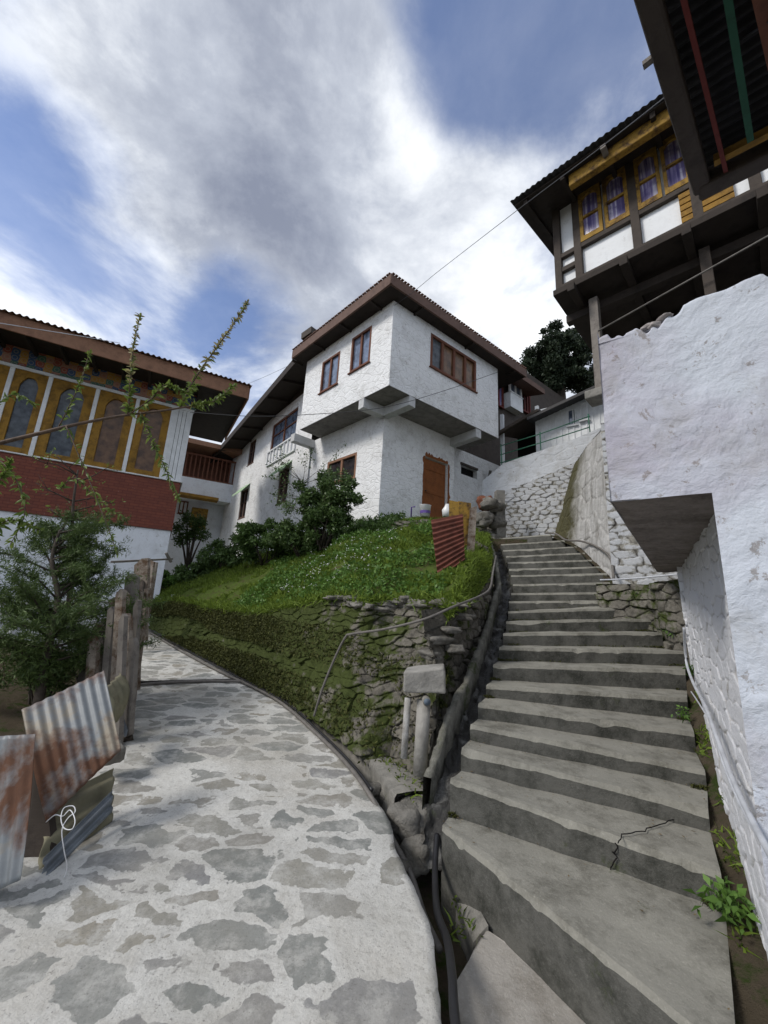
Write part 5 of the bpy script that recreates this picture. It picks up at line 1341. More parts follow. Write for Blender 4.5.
# use a plane whose s increases to the right
TP = Pl(TP.pt(TP.loc(560, 288)[0], 0, 0), (-TD[0], -TD[1]))
def tl_(x, y, b=0): return TP.loc(x, y, b)
zfl = np.mean([tl_(560, 288)[1], tl_(640, 251)[1], tl_(768, 190)[1]]); zwt = np.mean([tl_(575, 185)[1], tl_(640, 142)[1]])
s2 = tl_(768, 200)[0]+4
zsill_t = np.mean([tl_(585, 241)[1], tl_(637, 212)[1], tl_(690, 183)[1]]); zwin_t = np.mean([tl_(580, 196)[1], tl_(630, 164)[1], tl_(655, 145)[1]])
print('timber', zfl, zwt, zsill_t, zwin_t, 's2', s2)
posts = [tl_(556, 240)[0]+.02, tl_(577, 235)[0], tl_(633, 200)[0], tl_(690, 160)[0], tl_(745, 130)[0], s2-1.2, s2]
mb = MB(); mb.pbox(TP, 0, s2, -3.5, -.06, zfl, zwt+.25); mb.build('wall_panels', M_panel, th_)
mb = MB()
for k, s in enumerate(posts): mb.pbox(TP, s-.065, s+.065, -.10, .03, zfl, zwt+.1)
mb.pbox(TP, 0, s2, -.1, .02, zsill_t-.10, zsill_t); mb.pbox(TP, 0, s2, -.1, .02, zwt-.02, zwt+.1); mb.pbox(TP, 0, s2, -.1, .022, zwin_t+.02, zwin_t+.10)
mb.pbox(TP, 0, posts[1], -.1, .018, (zfl+zsill_t)/2-.02, (zfl+zsill_t)/2+.08); mb.pbox(TP, 0, s2, -.12, .04, zfl-.02, zfl+.08)
# end wall frame
EP = Pl(TP.pt(0, 0, 0), (TP.n.x, TP.n.y), flip=False)
for s in (-3.3, -2.2, -1.1, -.1): mb.pbox(EP, s, s+.12, -.06, .06, zfl, zwt+.1)
mb.build('timber_frame', M_dkwood, th_, bevel=.008)
mb = MB(); mb.pbox(TP, posts[1], s2, -.08, .005, zwin_t+.10, zwt-.02); mb.build('rose_band', M_pink, th_)
bays = [(posts[1]+.065, posts[2]-.065), (posts[2]+.065, posts[3]-.02), (posts[3]+.08, posts[4])]
for a0, b0 in bays:
    h = (a0+b0)/2
    for q0, q1 in ((a0, h-.02), (h+.02, b0)):
        zmid = zsill_t+.14+(zwin_t-.16-zsill_t-.14)*.5
        archframe(th_, TP, q0, q1, zsill_t, zwin_t+.02, .0, (q1-q0)*.15, .11, .11, M_yellow2, M_curtain, out=.03, rise=.10, split=[zmid])
# yellow slatted corner panel
sl0, sl1 = tl_(678, 195)[0], tl_(705, 185)[0]
mb = MB()
for k in range(5): z = zfl+.1+k*(zsill_t-.12-zfl-.1)/5; mb.pbox(TP, sl0, sl1+.3, -.05, .025, z, z+(zsill_t-.2-zfl)/5-.03)
mb.build('slat_panel', M_yellow, th_)
# floor beams / dark underside
mb = MB(); mb.pbox(TP, -.1, s2, -3.6, .10, zfl-.14, zfl-.02)
k = .2
while k < s2: mb.pbox(TP, k, k+.12, -3.5, .22, zfl-.30, zfl-.14); k += .85
mb.pbox(TP, -.05, s2, -.55, -.40, zfl-.46, zfl-.30)
mb.build('floor_beams', M_soffitwood, th_, bevel=.006)
mb = MB(); mb.pbox(TP, .9, s2, -1.9, -1.7, zfl-2.6, zfl-.3); mb.build('dark_undercroft', M_void, th_)
# support posts
pz1 = zfl-.30
p1 = tl_(594, 300, -.3)[0]; p1b = tl_(600, 392, -.3)[1]
mb = MB(); mb.pbox(TP, p1-.075, p1+.075, -.38, -.22, p1b, pz1); mb.build('support_post', M_grwood, th_, bevel=.01)
mb = MB(); mb.pbox(TP, p1-.22, p1+.12, -.5, -.1, p1b-.16, p1b); mb.build('post_pad', M_conc, th_, bevel=.02)
p2 = tl_(704, 250, -.3)[0]; mb = MB(); mb.pbox(TP, p2-.07, p2+.07, -.38, -.24, tl_(710, 290, -.3)[1]-.8, pz1); mb.build('support_post', M_dkwood, th_, bevel=.01)
mb = MB(); mb.tube([TP.pt(*[tl_(598, 331, -.1)[0], -.1, tl_(598, 331, -.1)[1]]), TP.pt(*[tl_(768, 236, -.1)[0], -.1, tl_(768, 236, -.1)[1]]), TP.pt(*[tl_(900, 165, -.1)[0], -.1, tl_(900, 165, -.1)[1]])], .014, 8); mb.build('rail', M_pipe, th_, True)
# roof
eo = tl_(515, 212, .75); eo2 = tl_(650, 104, .75); print('timber eave', eo, eo2, zwt)
ze_t = (eo[1]+eo2[1])/2
mb = MB(); mb.hexa([TP.pt(eo[0], .75, ze_t), TP.pt(s2, .75, ze_t), TP.pt(s2, -4, ze_t+.9), TP.pt(eo[0], -4, ze_t+.9), TP.pt(eo[0], .75, ze_t+.03), TP.pt(s2, .75, ze_t+.03), TP.pt(s2, -4, ze_t+.93), TP.pt(eo[0], -4, ze_t+.93)]); mb.build('roof_boards', M_soffitwood, th_)
corrugated('roof', TP.pt(eo[0]-.05, .85, ze_t+.06), TP.pt(s2, .85, ze_t+.06), TP.pt(s2, -4.1, ze_t+1.0), TP.pt(eo[0]-.05, -4.1, ze_t+1.0), 70, .012, M_roof, th_, nv=3)
mb = MB(); mb.bar(TP.pt(tl_(570, 175, .5)[0], .55, ze_t-.10), TP.pt(s2, .55, ze_t-.10), .13, .26); mb.build('eave_board', M_yellow2, th_, bevel=.02)
k = eo[0]+.2
while k < s2: MB().bar(TP.pt(k, .72, ze_t-.05), TP.pt(k, -3.5, ze_t+.75), .07, .09).build('rafter', M_soffitwood, th_); k += .7
mb = MB(); mb.bar(TP.pt(tl_(603, 150, .8)[0], .80, ze_t-.10), TP.pt(tl_(603, 150, .8)[0], .45, ze_t-.10), .08, .07); mb.build('beam_end', M_grwood, th_)

# =================================================================== NEAR EAVE top right
ne = thing('overhanging_eave', 'dark corrugated eave with red and green boards jutting in at the top right corner', 'roof')
zn = 4.9
q = {k: atZ(x, y, zn) for k, (x, y) in dict(a=(697, 186), b=(768, 150), c=(640, -8), d=(900, -60)).items()}
eL = (q['c']-q['a']).normalized(); eB = (q['b']-q['a']).normalized(); print('near eave', q['a'], q['c'], q['b'], eL.dot(eB))
Lc = (q['c']-q['a']).length*2.2; Lb = 3.0
A0 = q['a']
ax = eB-eL*eB.dot(eL); ax.normalize()
mb = MB(); mb.bar(A0+Vector((.04, 0, 0)), A0+Vector((.04, 0, 0))+eL*Lc, .11, .14); mb.build('edge_beam', M_dkwood, ne, bevel=.02)
mb = MB(); mb.bar(A0-eL*.02, A0+eB*Lb-eL*.02, .14, .16); mb.build('end_beam', M_dkwood, ne, bevel=.02)
mb = MB(); mb.bar(A0+eL*.13+ax*.12+Vector((0, 0, .0)), A0+eL*.13+eB*Lb+Vector((0, 0, .0)), .05, .06); mb.build('ochre_board', M_yellow, ne)
mb = MB(); mb.bar(A0+ax*.17-Vector((0, 0, .02)), A0+ax*.13+eL*Lc-Vector((0, 0, .02)), .025, .08); mb.build('red_board', M_redwood, ne)
mb = MB(); mb.bar(atZ(749, 133, zn)-Vector((0, 0, .05)), atZ(727, 0, zn)-Vector((0, 0, .05))+eL*.8, .035, .06); mb.build('green_board', M_greenboard, ne)
mb = MB(); mb.bar(atZ(790, 120, zn)-Vector((0, 0, .05)), atZ(748, 0, zn)-Vector((0, 0, .05))+eL*.8, .09, .09); mb.build('wood_board', M_brown, ne)
C0 = A0+Vector((0, 0, .16)); corrugated('roof_sheet', C0-eL*.1+ax*.02, C0+eL*Lc+ax*.02, C0+eL*Lc+eB*Lb*1.1, C0-eL*.1+eB*Lb*1.1, 46, .022, M_roof, ne, nv=4)
mb = MB(); mb.bar(atZ(643, 66, zn), atZ(657, 55, zn), .035, .03); mb.build('peg', M_grwood, ne)

# =================================================================== far houses at the head of the stairs
vh = thing('veranda_house', 'low white boarded house with small window and dark roof above the stair head wall', 'house')
VP_ = Pl(atY(545, 440, 12.5), hdir(-146, 572))
def vl(x, y, b=0): return VP_.loc(x, y, b)
vz0 = vl(560, 450)[1]-1; vs0, vs1 = vl(538, 430)[0], vl(605, 400)[0]
zroofL = vl(540, 412)[1]; zroofR = vl(596, 380)[1]
wv_ = [vl(567, 415)[0], vl(576, 410)[0], vl(571, 426)[1], vl(571, 409)[1]]
hole = (min(wv_[:2]), max(wv_[:2]), wv_[2], wv_[3])
mb = MB(); wallgrid(mb, VP_, min(vs0, vs1), max(vs0, vs1), vz0, min(zroofL, zroofR)+.1, [hole], .08)
so_ = min(vs0, vs1); se_ = max(vs0, vs1)
zt0 = min(zroofL, zroofR)+.1
mb.build('wall', M_whitewood, vh); print('veranda', zroofL, zroofR)
mb = MB()
for k in range(12): s = so_+(se_-so_)*k/11; mb.pbox(VP_, s-.02, s+.02, 0, .025, vz0, zt0-.03)
mb.build('battens', M_whitewood, vh)
window(vh, VP_, hole, 0, nx=1, fw=.05, fm=M_whitewood, gm=M_glass)
h2 = (vl(580, 410)[0], vl(588, 405)[0]); window(vh, VP_, (min(h2), max(h2), vl(584, 421)[1], vl(584, 403)[1]), .04, nx=1, fw=.05, fm=M_whitewood, gm=M_whitewood)
r0_ = vl(527, 420, .6); r1_ = vl(600, 374, .6); zr_ = (r0_[1]+r1_[1])/2
mb = MB(); a_s, b_s = r0_[0], r1_[0]+(1.5 if r1_[0] > r0_[0] else -1.5)
mb.hexa([VP_.pt(a_s, .6, r0_[1]), VP_.pt(b_s, .6, r1_[1]), VP_.pt(b_s, -4, r1_[1]+1), VP_.pt(a_s, -4, r0_[1]+1), VP_.pt(a_s, .6, r0_[1]+.10), VP_.pt(b_s, .6, r1_[1]+.10), VP_.pt(b_s, -4, r1_[1]+1.1), VP_.pt(a_s, -4, r0_[1]+1.1)]); mb.build('roof', M_roof, vh)
# dark open veranda to its left
vv0, vv1 = vl(497, 450)[0], vl(539, 430)[0]; zvt = vl(520, 425)[1]
mb = MB(); mb.pbox(VP_, min(vv0, vv1), max(vv0, vv1), -2.6, -2.4, vz0, zvt+.8); mb.pbox(VP_, min(vv0, vv1), max(vv0, vv1), -2.4, -.05, vz0-.1, vz0); mb.build('veranda_back', M_void, vh)
mb = MB()
for x in (502, 538): s = vl(x, 450)[0]; mb.pbox(VP_, s-.06, s+.06, -.12, .0, vz0, zvt+.6)
mb.build('veranda_post', M_whitewood, vh)
mb = MB(); qq = vl(541, 414); q2 = vl(499, 438); mb.bar(VP_.pt(qq[0], .3, qq[1]), VP_.pt(q2[0], .3, q2[1]), .16, .10); mb.hexa([VP_.pt(qq[0], .3, qq[1]), VP_.pt(q2[0], .3, q2[1]), VP_.pt(q2[0], -2.5, q2[1]+.9), VP_.pt(qq[0], -2.5, qq[1]+.9), VP_.pt(qq[0], .3, qq[1]+.06), VP_.pt(q2[0], .3, q2[1]+.06), VP_.pt(q2[0], -2.5, q2[1]+.96), VP_.pt(qq[0], -2.5, qq[1]+.96)]); mb.build('lean_to_roof', M_dkwood, vh)
# green railing along the wall top
rl = thing('green_railing', 'thin green metal railing on top of the stair head wall', 'railing')
RPl = Pl(BWP.pt(0, -.25, 0), (BWP.D.x, BWP.D.y))
def rpt(x, y): a = RPl.loc(x, y); return RPl.pt(a[0], 0, a[1])
for L in (((500, 446), (540, 434), (590, 416)), ((500, 455), (540, 443), (590, 427)), ((500, 463), (545, 451))): MB().tube([rpt(*p) for p in L], .016, 6).build('rail_bar', M_greenpaint, rl, True)
for (x0, y0, x1, y1) in ((588, 414, 590, 432), (540, 432, 541, 452), (501, 444, 502, 470)): MB().tube([rpt(x0, y0), rpt(x1, y1)], .018, 6).build('rail_post', M_greenpaint, rl, True)
# brown house with painted bay window
bh_ = thing('bay_window_house', 'brown roofed house with small painted bay window behind the white house', 'house')
BP = Pl(atY(520, 400, 17.0), hdir(892, 630))
def bl(x, y, b=0): return BP.loc(x, y, b)
b0_, b1_ = bl(494, 400)[0], bl(560, 420)[0]
mb = MB(); mb.pbox(BP, b0_-2, b1_+2, -4, 0, bl(520, 470)[1]-2, bl(520, 378)[1]+.6); mb.build('wall', M_dkwood, bh_)
wr = (bl(504, 400)[0], bl(516, 400)[0], bl(510, 412)[1], bl(510, 384)[1])
mb = MB(); mb.pbox(BP, wr[0], wr[1], 0, .35, wr[2], wr[2]+.75); mb.build('bay_panel', M_whitewood, bh_)
window(bh_, BP, (wr[0], wr[1], wr[2]+.75, wr[3]), .30, nx=2, fw=.08, fm=M_whitewood, gm=M_glass)
w2 = (bl(518, 400)[0], bl(529, 405)[0], bl(523, 412)[1], bl(523, 393)[1]); window(bh_, BP, w2, .06, nx=4, fw=.08, fm=M_redwood, gm=M_glass_dk)
w2 = (bl(497, 400)[0], bl(502, 405)[0], bl(500, 408)[1], bl(500, 386)[1]); window(bh_, BP, w2, .06, nx=1, fw=.08, fm=M_redwood, gm=M_curtain)
ez = bl(520, 376, 1.0); r0 = bl(493, 358, 1.0); r1 = bl(545, 395, 1.0); zr_ = (r0[1]+r1[1])/2
mb = MB(); mb.hexa([BP.pt(r0[0]-2, 1.0, zr_), BP.pt(r1[0], 1.0, zr_), BP.pt(r1[0], -5, zr_+1.6), BP.pt(r0[0]-2, -5, zr_+1.6), BP.pt(r0[0]-2, 1.0, zr_+.25), BP.pt(r1[0], 1.0, zr_+.25), BP.pt(r1[0], -5, zr_+1.85), BP.pt(r0[0]-2, -5, zr_+1.85)]); mb.build('roof', M_fascia2, bh_)
mb = MB(); mb.pbox(BP, r0[0]+.3, r0[0]+1.2, -1.6, -.9, zr_+.8, zr_+1.6); mb.build('roof_vent', M_roof_br, bh_)

# gate post stones beside the path at the stair head
gp_ = thing('gate_post', 'grey stone post standing at the head of the stairs', 'post')
p = atY(500, 536, 10.3); MB().poly([p+Vector((-.12, -.12, -.1)), p+Vector((.12, -.12, -.1)), p+Vector((.12, .12, -.1)), p+Vector((-.12, .12, -.1))], (0, 0, 1.35)).build('post_shaft', M_conc, gp_, sub=3, rough=.02)
mb = MB(); rockmesh(mb, p+Vector((-.35, .1, .9)), (.22, .2, .22), 600); o = mb.build('boulder', M_rusthole, None, True); tag(o, 'reddish brown block resting on the rubble beside the grey gate post', 'block')
for k in range(16):
    mb = MB(); rockmesh(mb, atY(486+random.uniform(-6, 12), 545-random.uniform(0, 45), 10.3+random.uniform(-.3, .5)), (.22, .2, .14), 620+k); mb.build('rubble_stone', M_stonegrey, gp_, True)

# =================================================================== things on the bank by the door
tsh = thing('rusty_sheet', 'red rusty corrugated sheet standing upright on the bank by the door', 'metal sheet')
corrugated('sheet', atY(438, 580, 6.35), atY(465, 560, 6.3), atY(463, 514, 6.3), atY(431, 520, 6.35), 11, .022, M_rustred, tsh, nv=40, along='v')
for k, (x0, y0, x1, y1, Yk, lab) in enumerate(((449, 500, 459, 556, 7.9, 'ochre board leaning behind the red rusty sheet'), (458, 501, 471, 545, 8.1, 'wider ochre board leaning beside the grey post'))):
    a = atY(x0, y0, Yk); b = atY(x1, y0+2, Yk); c = atY(x1-1, y1, Yk); d = atY(x0, y1, Yk); mb = MB(); mb.poly([a, b, c, d], (.01, .03, 0)); tag(mb.build('ochre_board', M_olive if False else M_yellow2, None), lab, 'board', 'ochre boards by the door')
mb = MB(); mb.poly([atY(470, 508, 8.0), atY(477, 506, 8.0), atY(474, 560, 8.0), atY(466, 562, 8.0)], (.01, .06, 0)); tag(mb.build('plank_post', M_planks, None), 'pale weathered plank leaning left of the upper stairs', 'plank')
bk_ = thing('bucket', 'white plastic bucket with purple band beside the brown door', 'bucket')
p = atY(425, 517, 10.6); MB().lathe(p, [(.0, .0), (.13, .0), (.16, .32), (.17, .33), (.155, .33), (.15, .30), (0, .29)], 20).build('bucket_body', M_plastic, bk_, True); MB().lathe(p, [(.142, .09), (.150, .17)], 20).build('band', M_purple, bk_, True)
jc = thing('jug', 'small white jug standing right of the bucket', 'jug'); p = atY(447, 517, 10.9); MB().lathe(p, [(0, 0), (.13, 0), (.15, .2), (.07, .32), (.05, .38), (0, .38)], 16).build('jug_body', M_plastic, jc, True)
tp = thing('standpipe', 'small purple water tap pipe left of the bucket', 'tap'); p = atY(411, 520, 10.5); MB().tube([p, p+Vector((0, 0, .36)), p+Vector((.10, -.02, .38))], .022, 8).build('tap_pipe', M_purple, tp, True)
# low stone edging where the terrace meets the bank near the door
ed = thing('terrace_edge', 'rough stone edging of the terrace in front of the brown door', 'wall')
rubble_sheet('edge_face', [atY(x, y, Y_) for x, y, Y_ in ((372, 545, 9.3), (400, 546, 9.3), (430, 548, 9.2), (452, 556, 8.6), (487, 575, 8.0))], [atY(x, y, Y_) for x, y, Y_ in ((372, 528, 9.8), (400, 521, 9.8), (428, 520, 9.8), (455, 528, 9.2), (490, 548, 8.4))], 220, 60, .25, .13, .09, M_rub, ed, 61, lump=.12)

# =================================================================== FENCE and metal sheets on the left of the path
def G3(x, y, Yk): return atY(x, y, Yk)
ms = 'old corrugated sheets leaning along the path'
def sheet(name, quadpx, waves, amp, mat, lab, **k):
    t = thing(name, lab, 'metal sheet', ms); corrugated('sheet', *[atY(*q) for q in quadpx], waves, amp, mat, t, **k); return t
sheet('corrugated_sheet', [(46, 823, 2.75), (121, 750, 3.05), (104, 671, 3.35), (21, 709, 2.95)], 8, .0065, M_galv, 'bent corrugated sheet half blue grey half rust leaning over the lower sheets', bend=.03, nv=30, warp=.03)
sheet('corrugated_sheet', [(-40, 908, 2.35), (20, 880, 2.36), (36, 734, 2.62), (-40, 738, 2.6)], 5, .008, M_galv, 'rust stained upright sheet at the left edge of the picture', nv=30, warp=.02)
sheet('corrugated_sheet', [(36, 880, 2.62), (112, 822, 3.14), (114, 768, 3.28), (50, 800, 2.95)], 3, .014, M_olive, 'lichen yellow corrugated sheet lying sideways under the bent sheet', nv=34, along='v')
sheet('corrugated_sheet', [(42, 884, 2.58), (112, 812, 3.08), (113, 790, 3.15), (44, 858, 2.66)], 2, .012, M_greysheet, 'blue grey sheet strip touching the paving below the other sheets', nv=24, along='v')
sheet('corrugated_sheet', [(106, 735, 3.75), (124, 712, 4.3), (122, 672, 4.4), (103, 690, 3.8)], 4, .014, M_olive, 'curved yellowish sheet between the bent sheet and the fence', nv=20, bend=.06)
o = thing('timber_prop', 'dark broken timber standing behind the lower sheets', 'timber'); MB().poly([atY(24, 742, 2.95), atY(40, 745, 2.95), atY(54, 866, 2.75), atY(22, 880, 2.7)], (.0, .05, 0)).build('board', M_dkwood, o)
mb = MB(); rockmesh(mb, atY(110, 752, 3.7), (.12, .10, .07), 710); tag(mb.build('boulder', M_stonegrey, None, True), 'rounded stone behind the right end of the bent sheet', 'stone')
# white wire curls
tag(MB().tube(spl(pp([(46, 822, 2.62), (55, 815, 2.60), (63, 816, 2.58), (70, 810, 2.6), (75, 820, 2.56), (72, 829, 2.54), (64, 828, 2.54), (61, 818, 2.56), (64, 808, 2.6), (73, 806, 2.62), (75, 812, 2.6), (68, 818, 2.58), (62, 830, 2.55), (64, 850, 2.56), (67, 868, 2.6), (62, 882, 2.6)]), 6), .0028, 5).build('wire', M_whitewire, None, True), 'curly white wire hanging from the bent sheet', 'wire')

fence = thing('plank_fence', 'ramshackle fence of rotten grey planks along the left side of the path', 'fence')
random.seed(11)
PL = [(96, 108, 618, 700, 5.4), (104, 116, 600, 720, 5.2), (113, 124, 592, 700, 5.6), (118, 131, 580, 690, 5.7), (126, 138, 588, 690, 5.8), (120, 127, 612, 735, 4.7), (127, 133, 606, 712, 5.0), (132, 146, 565, 640, 6.4), (88, 97, 632, 690, 5.3), (124, 131, 640, 735, 4.5), (139, 149, 562, 618, 8.4), (144, 151, 566, 612, 8.9), (99, 106, 606, 730, 4.9), (109, 117, 596, 735, 4.8), (84, 93, 640, 712, 4.9), (114, 120, 618, 745, 4.4), (134, 141, 596, 665, 6.2), (129, 134, 630, 700, 5.2), (75, 84, 648, 705, 5.2)]
for k, (x0, x1, yt, yb, Yk) in enumerate(PL):
    lean = random.uniform(3, 12); a = atY(x0+lean*.7, yt+random.uniform(-4, 4), Yk); b = atY(x1+lean*.6, yt+random.uniform(-8, 8), Yk-.02); c = atY(x1-lean*.25, yb, Yk-.05); d = atY(x0-lean*.25, yb+4, Yk)
    mb = MB(); mid = (a+b)/2+Vector((0, 0, .05)); mb.poly([a, mid, b, c, d], (.02, .045, 0)); mb.build('plank', M_planks if k % 3 else M_grwood, fence, sub=0)
mb = MB(); mb.tube(pp([(95, 640, 5.5), (118, 632, 5.7), (140, 615, 6.6), (149, 600, 9.0)]), .022, 6); mb.build('rail', M_grwood, fence)
mb = MB(); mb.tube(spl(pp([(128, 742, 4.5), (124, 700, 4.8), (133, 650, 5.3), (141, 600, 6.0), (143, 566, 6.8)]), 6), [.05, .03], 8); mb.build('post', M_bark, fence, True)
mb = MB(); q = [atY(121, 690, 4.62), atY(131, 650, 5.0), atY(131, 715, 4.55), atY(124, 737, 4.4)]; mb.poly(q, (.01, .02, 0)); mb.build('tin_patch', M_greysheet, fence)
bmx = thing('wooden_gate', 'weathered wooden gate bar on a yellowish post near the far steps', 'gate'); MB().bar(atY(112, 562, 7.6), atY(172, 559, 10.4), .05, .04).build('top_bar', M_grwood, bmx); MB().bar(atY(148, 562, 9.0), atY(142, 640, 8.3), .10, .09).build('post', M_olive, bmx); MB().bar(atY(166, 553, 10.0), atY(171, 562, 10.2), .05, .05).build('bar_end', M_grwood, bmx)

# whitewashed rubble at the foot of the painted house
rb = thing('garden_wall', 'whitewashed rubble garden wall behind the dark juniper below the painted house', 'wall')
rubble_sheet('rubble_face', [atY(x, y, Y_) for x, y, Y_ in ((-60, 712, 6.3), (0, 706, 6.6), (60, 690, 7.2), (110, 660, 8.0))], [atY(x, y, Y_) for x, y, Y_ in ((-60, 605, 6.8), (0, 602, 7.0), (60, 600, 7.6), (110, 598, 8.4))], 220, 110, .30, .18, .10, M_rub_w2, rb, 71, lump=.1)

# =================================================================== TREES AND SHRUBS
# juniper-like dark shrub with needle sprays
jt = thing('juniper', 'dark feathery juniper bush with leaning trunk behind the metal sheets', 'tree')
tb = atY(38, 712, 4.6); tb.z -= .3
tr_ = spl([tb, atY(48, 650, 4.8), atY(58, 600, 5.0), atY(52, 560, 5.1), atY(60, 530, 5.2)], 6)
mb = MB(); mb.tube(tr_, [.055, .012], 9)
random.seed(3); tipsC = []
for k in range(46):
    t = random.uniform(.22, 1); p = tr_[int(t*(len(tr_)-1))]; ang = random.uniform(0, 2*pi); L = random.uniform(.45, 1.15)*(1.15-.4*t)
    d = Vector((cos(ang), sin(ang)*.8, random.uniform(-.1, .55))).normalized(); e_ = p+d*L+Vector((0, 0, .05))
    m_3 = p.lerp(e_, .5)+Vector((0, 0, .06)); mb.tube([p, m_3, e_], [.014, .009, .003], 5)
    for j in range(26):
        u = random.uniform(.2, 1); q = p.lerp(m_3, u*2) if u < .5 else m_3.lerp(e_, u*2-1)
        dd2 = (d*.8+Vector((random.gauss(0, .6), random.gauss(0, .6), random.gauss(.15, .4)))).normalized()*random.uniform(.12, .32); tipsC.append((q, q+dd2))
mb.build('trunk', M_bark, jt, True)
Cs = []; 
for a, b in tipsC:
    n = 40; u = rng.random(n)[:, None]; Cs.append(np.array(a)*(1-u)+np.array(b)*u+rng.normal(size=(n, 3))*.014)
Cs = np.concatenate(Cs); V, Fq = quads_at(Cs, .055, .16); fastmesh('foliage', V, Fq, M_junip, jt)
bush('shrub', 'dense dark shrub at the far left edge below the painted house', (-3.9, 4.9, .75), (.6, .6, .55), 22, 9000, .06, M_junip, (-3.9, 5.0, 0), aspect=.22)
bush('shrub', 'low shrub between the juniper and the plank fence', tuple(atY(88, 640, 6.0)), (.55, .5, .35), 16, 6000, .05, M_junip, tuple(atY(88, 690, 6.0)), aspect=.22)

def twig_tree(name, label, base, top_, n, spread, r0, mat, leaves=None, lm=None, ls=.05, cat='tree', seed=1):
    random.seed(seed); t = thing(name, label, cat); mb = MB(); B = Vector(base); T = Vector(top_); C = []
    tr = spl([B, B.lerp(T, .35)+Vector((.04, 0, 0)), B.lerp(T, .7)-Vector((.03, 0, 0)), T], 5); mb.tube(tr, [r0, r0*.3], 7)
    for k in range(n):
        u = random.uniform(.3, 1); p = tr[int(u*(len(tr)-1))]; a = random.uniform(0, 2*pi); d = Vector((cos(a), sin(a)*.5, random.uniform(.1, .9))).normalized()
        L = spread*random.uniform(.5, 1); e_ = p+d*L; m_4 = p.lerp(e_, .5)+Vector((random.gauss(0, .04), 0, random.gauss(0, .04)))*L; mb.tube([p, m_4, e_], [r0*.35, r0*.22, r0*.08], 5)
        C += [m_4.lerp(e_, w) for w in (.3, .6, .9, 1.0)]
        for j in range(3):
            q = p.lerp(e_, random.uniform(.3, .9)); e2 = q+(d+Vector((random.gauss(0, .6), random.gauss(0, .4), random.gauss(0, .5)))).normalized()*L*.45; mb.tube([q, e2], [r0*.15, r0*.05], 4); C += [q.lerp(e2, .6), e2]
    mb.build('branches', M_bark2 if mat is None else mat, t, True)
    if leaves:
        C = np.array([tuple(c) for c in C]); k = rng.integers(0, len(C), leaves); V, Fq = quads_at(C[k]+rng.normal(size=(leaves, 3))*ls*.5, ls, .4); fastmesh('foliage', V, Fq, lm, t)
    return t
twig_tree('bare_tree', 'thin leafless dark tree in front of the red brick band', atY(66, 620, 5.4), atY(78, 470, 5.6), 16, .55, .035, M_bark, 250, M_peach, .05, seed=4)

# shrubs on the bank in front of the white house
sg = 'shrubs on the bank in front of the white house'
def atb(x, y, Y_): return tuple(atY(x, y, Y_))
bush('shrub', 'tall dark rose bush leaning on the front corner of the white house', atb(325, 506, 9.7), (1.12, .6, 1.15), 46, 15000, .085, M_bush, atb(322, 550, 9.7), 'shrub', sg, .5, 12)
bush('shrub', 'dark bush below the lower window of the white house', atb(297, 536, 10.2), (1.1, .6, .65), 28, 7500, .085, M_bush, atb(300, 560, 10.2), 'shrub', sg)
bush('shrub', 'bushy green shrub left of the tall rose bush', atb(262, 542, 11.0), (1.2, .6, .75), 30, 8000, .085, M_bush2, atb(262, 565, 11.0), 'shrub', sg)
bush('shrub', 'dark rounded shrub at the left end of the white house wing', atb(225, 554, 12.0), (1.1, .6, .75), 22, 4800, .09, M_bush, atb(222, 575, 12.0), 'shrub', sg)
bush('shrub', 'low dark shrub nearest the far steps', atb(192, 577, 12.0), (.8, .6, .5), 18, 3600, .09, M_bush, atb(192, 592, 13.0), 'shrub', sg)
bush('shrub', 'low leafy shrub in front of the house corner', atb(352, 545, 9.4), (.7, .45, .32), 18, 4200, .07, M_weed, atb(352, 560, 9.4), 'shrub', sg)
bush('shrub', 'low ivy mound on the terrace edge below the bucket', atb(395, 535, 9.2), (.75, .4, .26), 16, 4200, .06, M_bush2, atb(395, 545, 9.2), 'shrub', sg)
bush('shrub', 'bright green clump left of the red rusty sheet', atb(418, 572, 7.2), (.42, .4, .26), 14, 3600, .05, M_weed, atb(418, 585, 7.2), 'shrub', sg)
bush('shrub', 'green leafy plants in the bed between the far steps and the shrubs', atb(168, 580, 12.3), (.9, .5, .4), 14, 3000, .08, M_weed, atb(168, 592, 12.3), 'shrub')
twig_tree('climbing_branches', 'long arching rose stems spreading over the white house wing', atb(318, 545, 9.6), atb(300, 478, 9.8), 26, 1.25, .022, M_bark, 1900, M_bush, .07, 'shrub', seed=9)
# little pruned tree in the gap
tt = thing('pruned_tree', 'small pruned tree with ball shaped tufts before the distant house', 'tree'); mb = MB(); Bp = Vector(atb(187, 572, 15.5)); C = []
for x, y in ((179, 528), (187, 518), (196, 526), (203, 535), (190, 535), (181, 540), (199, 522)):
    e_ = Vector(atb(x, y, 15.5)); mb.tube([Bp, Bp.lerp(e_, .5)+Vector((0, 0, .1)), e_], [.05, .035, .02], 6); C.append(tuple(e_))
mb.build('trunk', M_bark, tt, True); V, Fq = quads_at(blobs(C, [.30]*len(C), 2600, .2), .10, .5); fastmesh('foliage', V, Fq, M_bush2, tt)

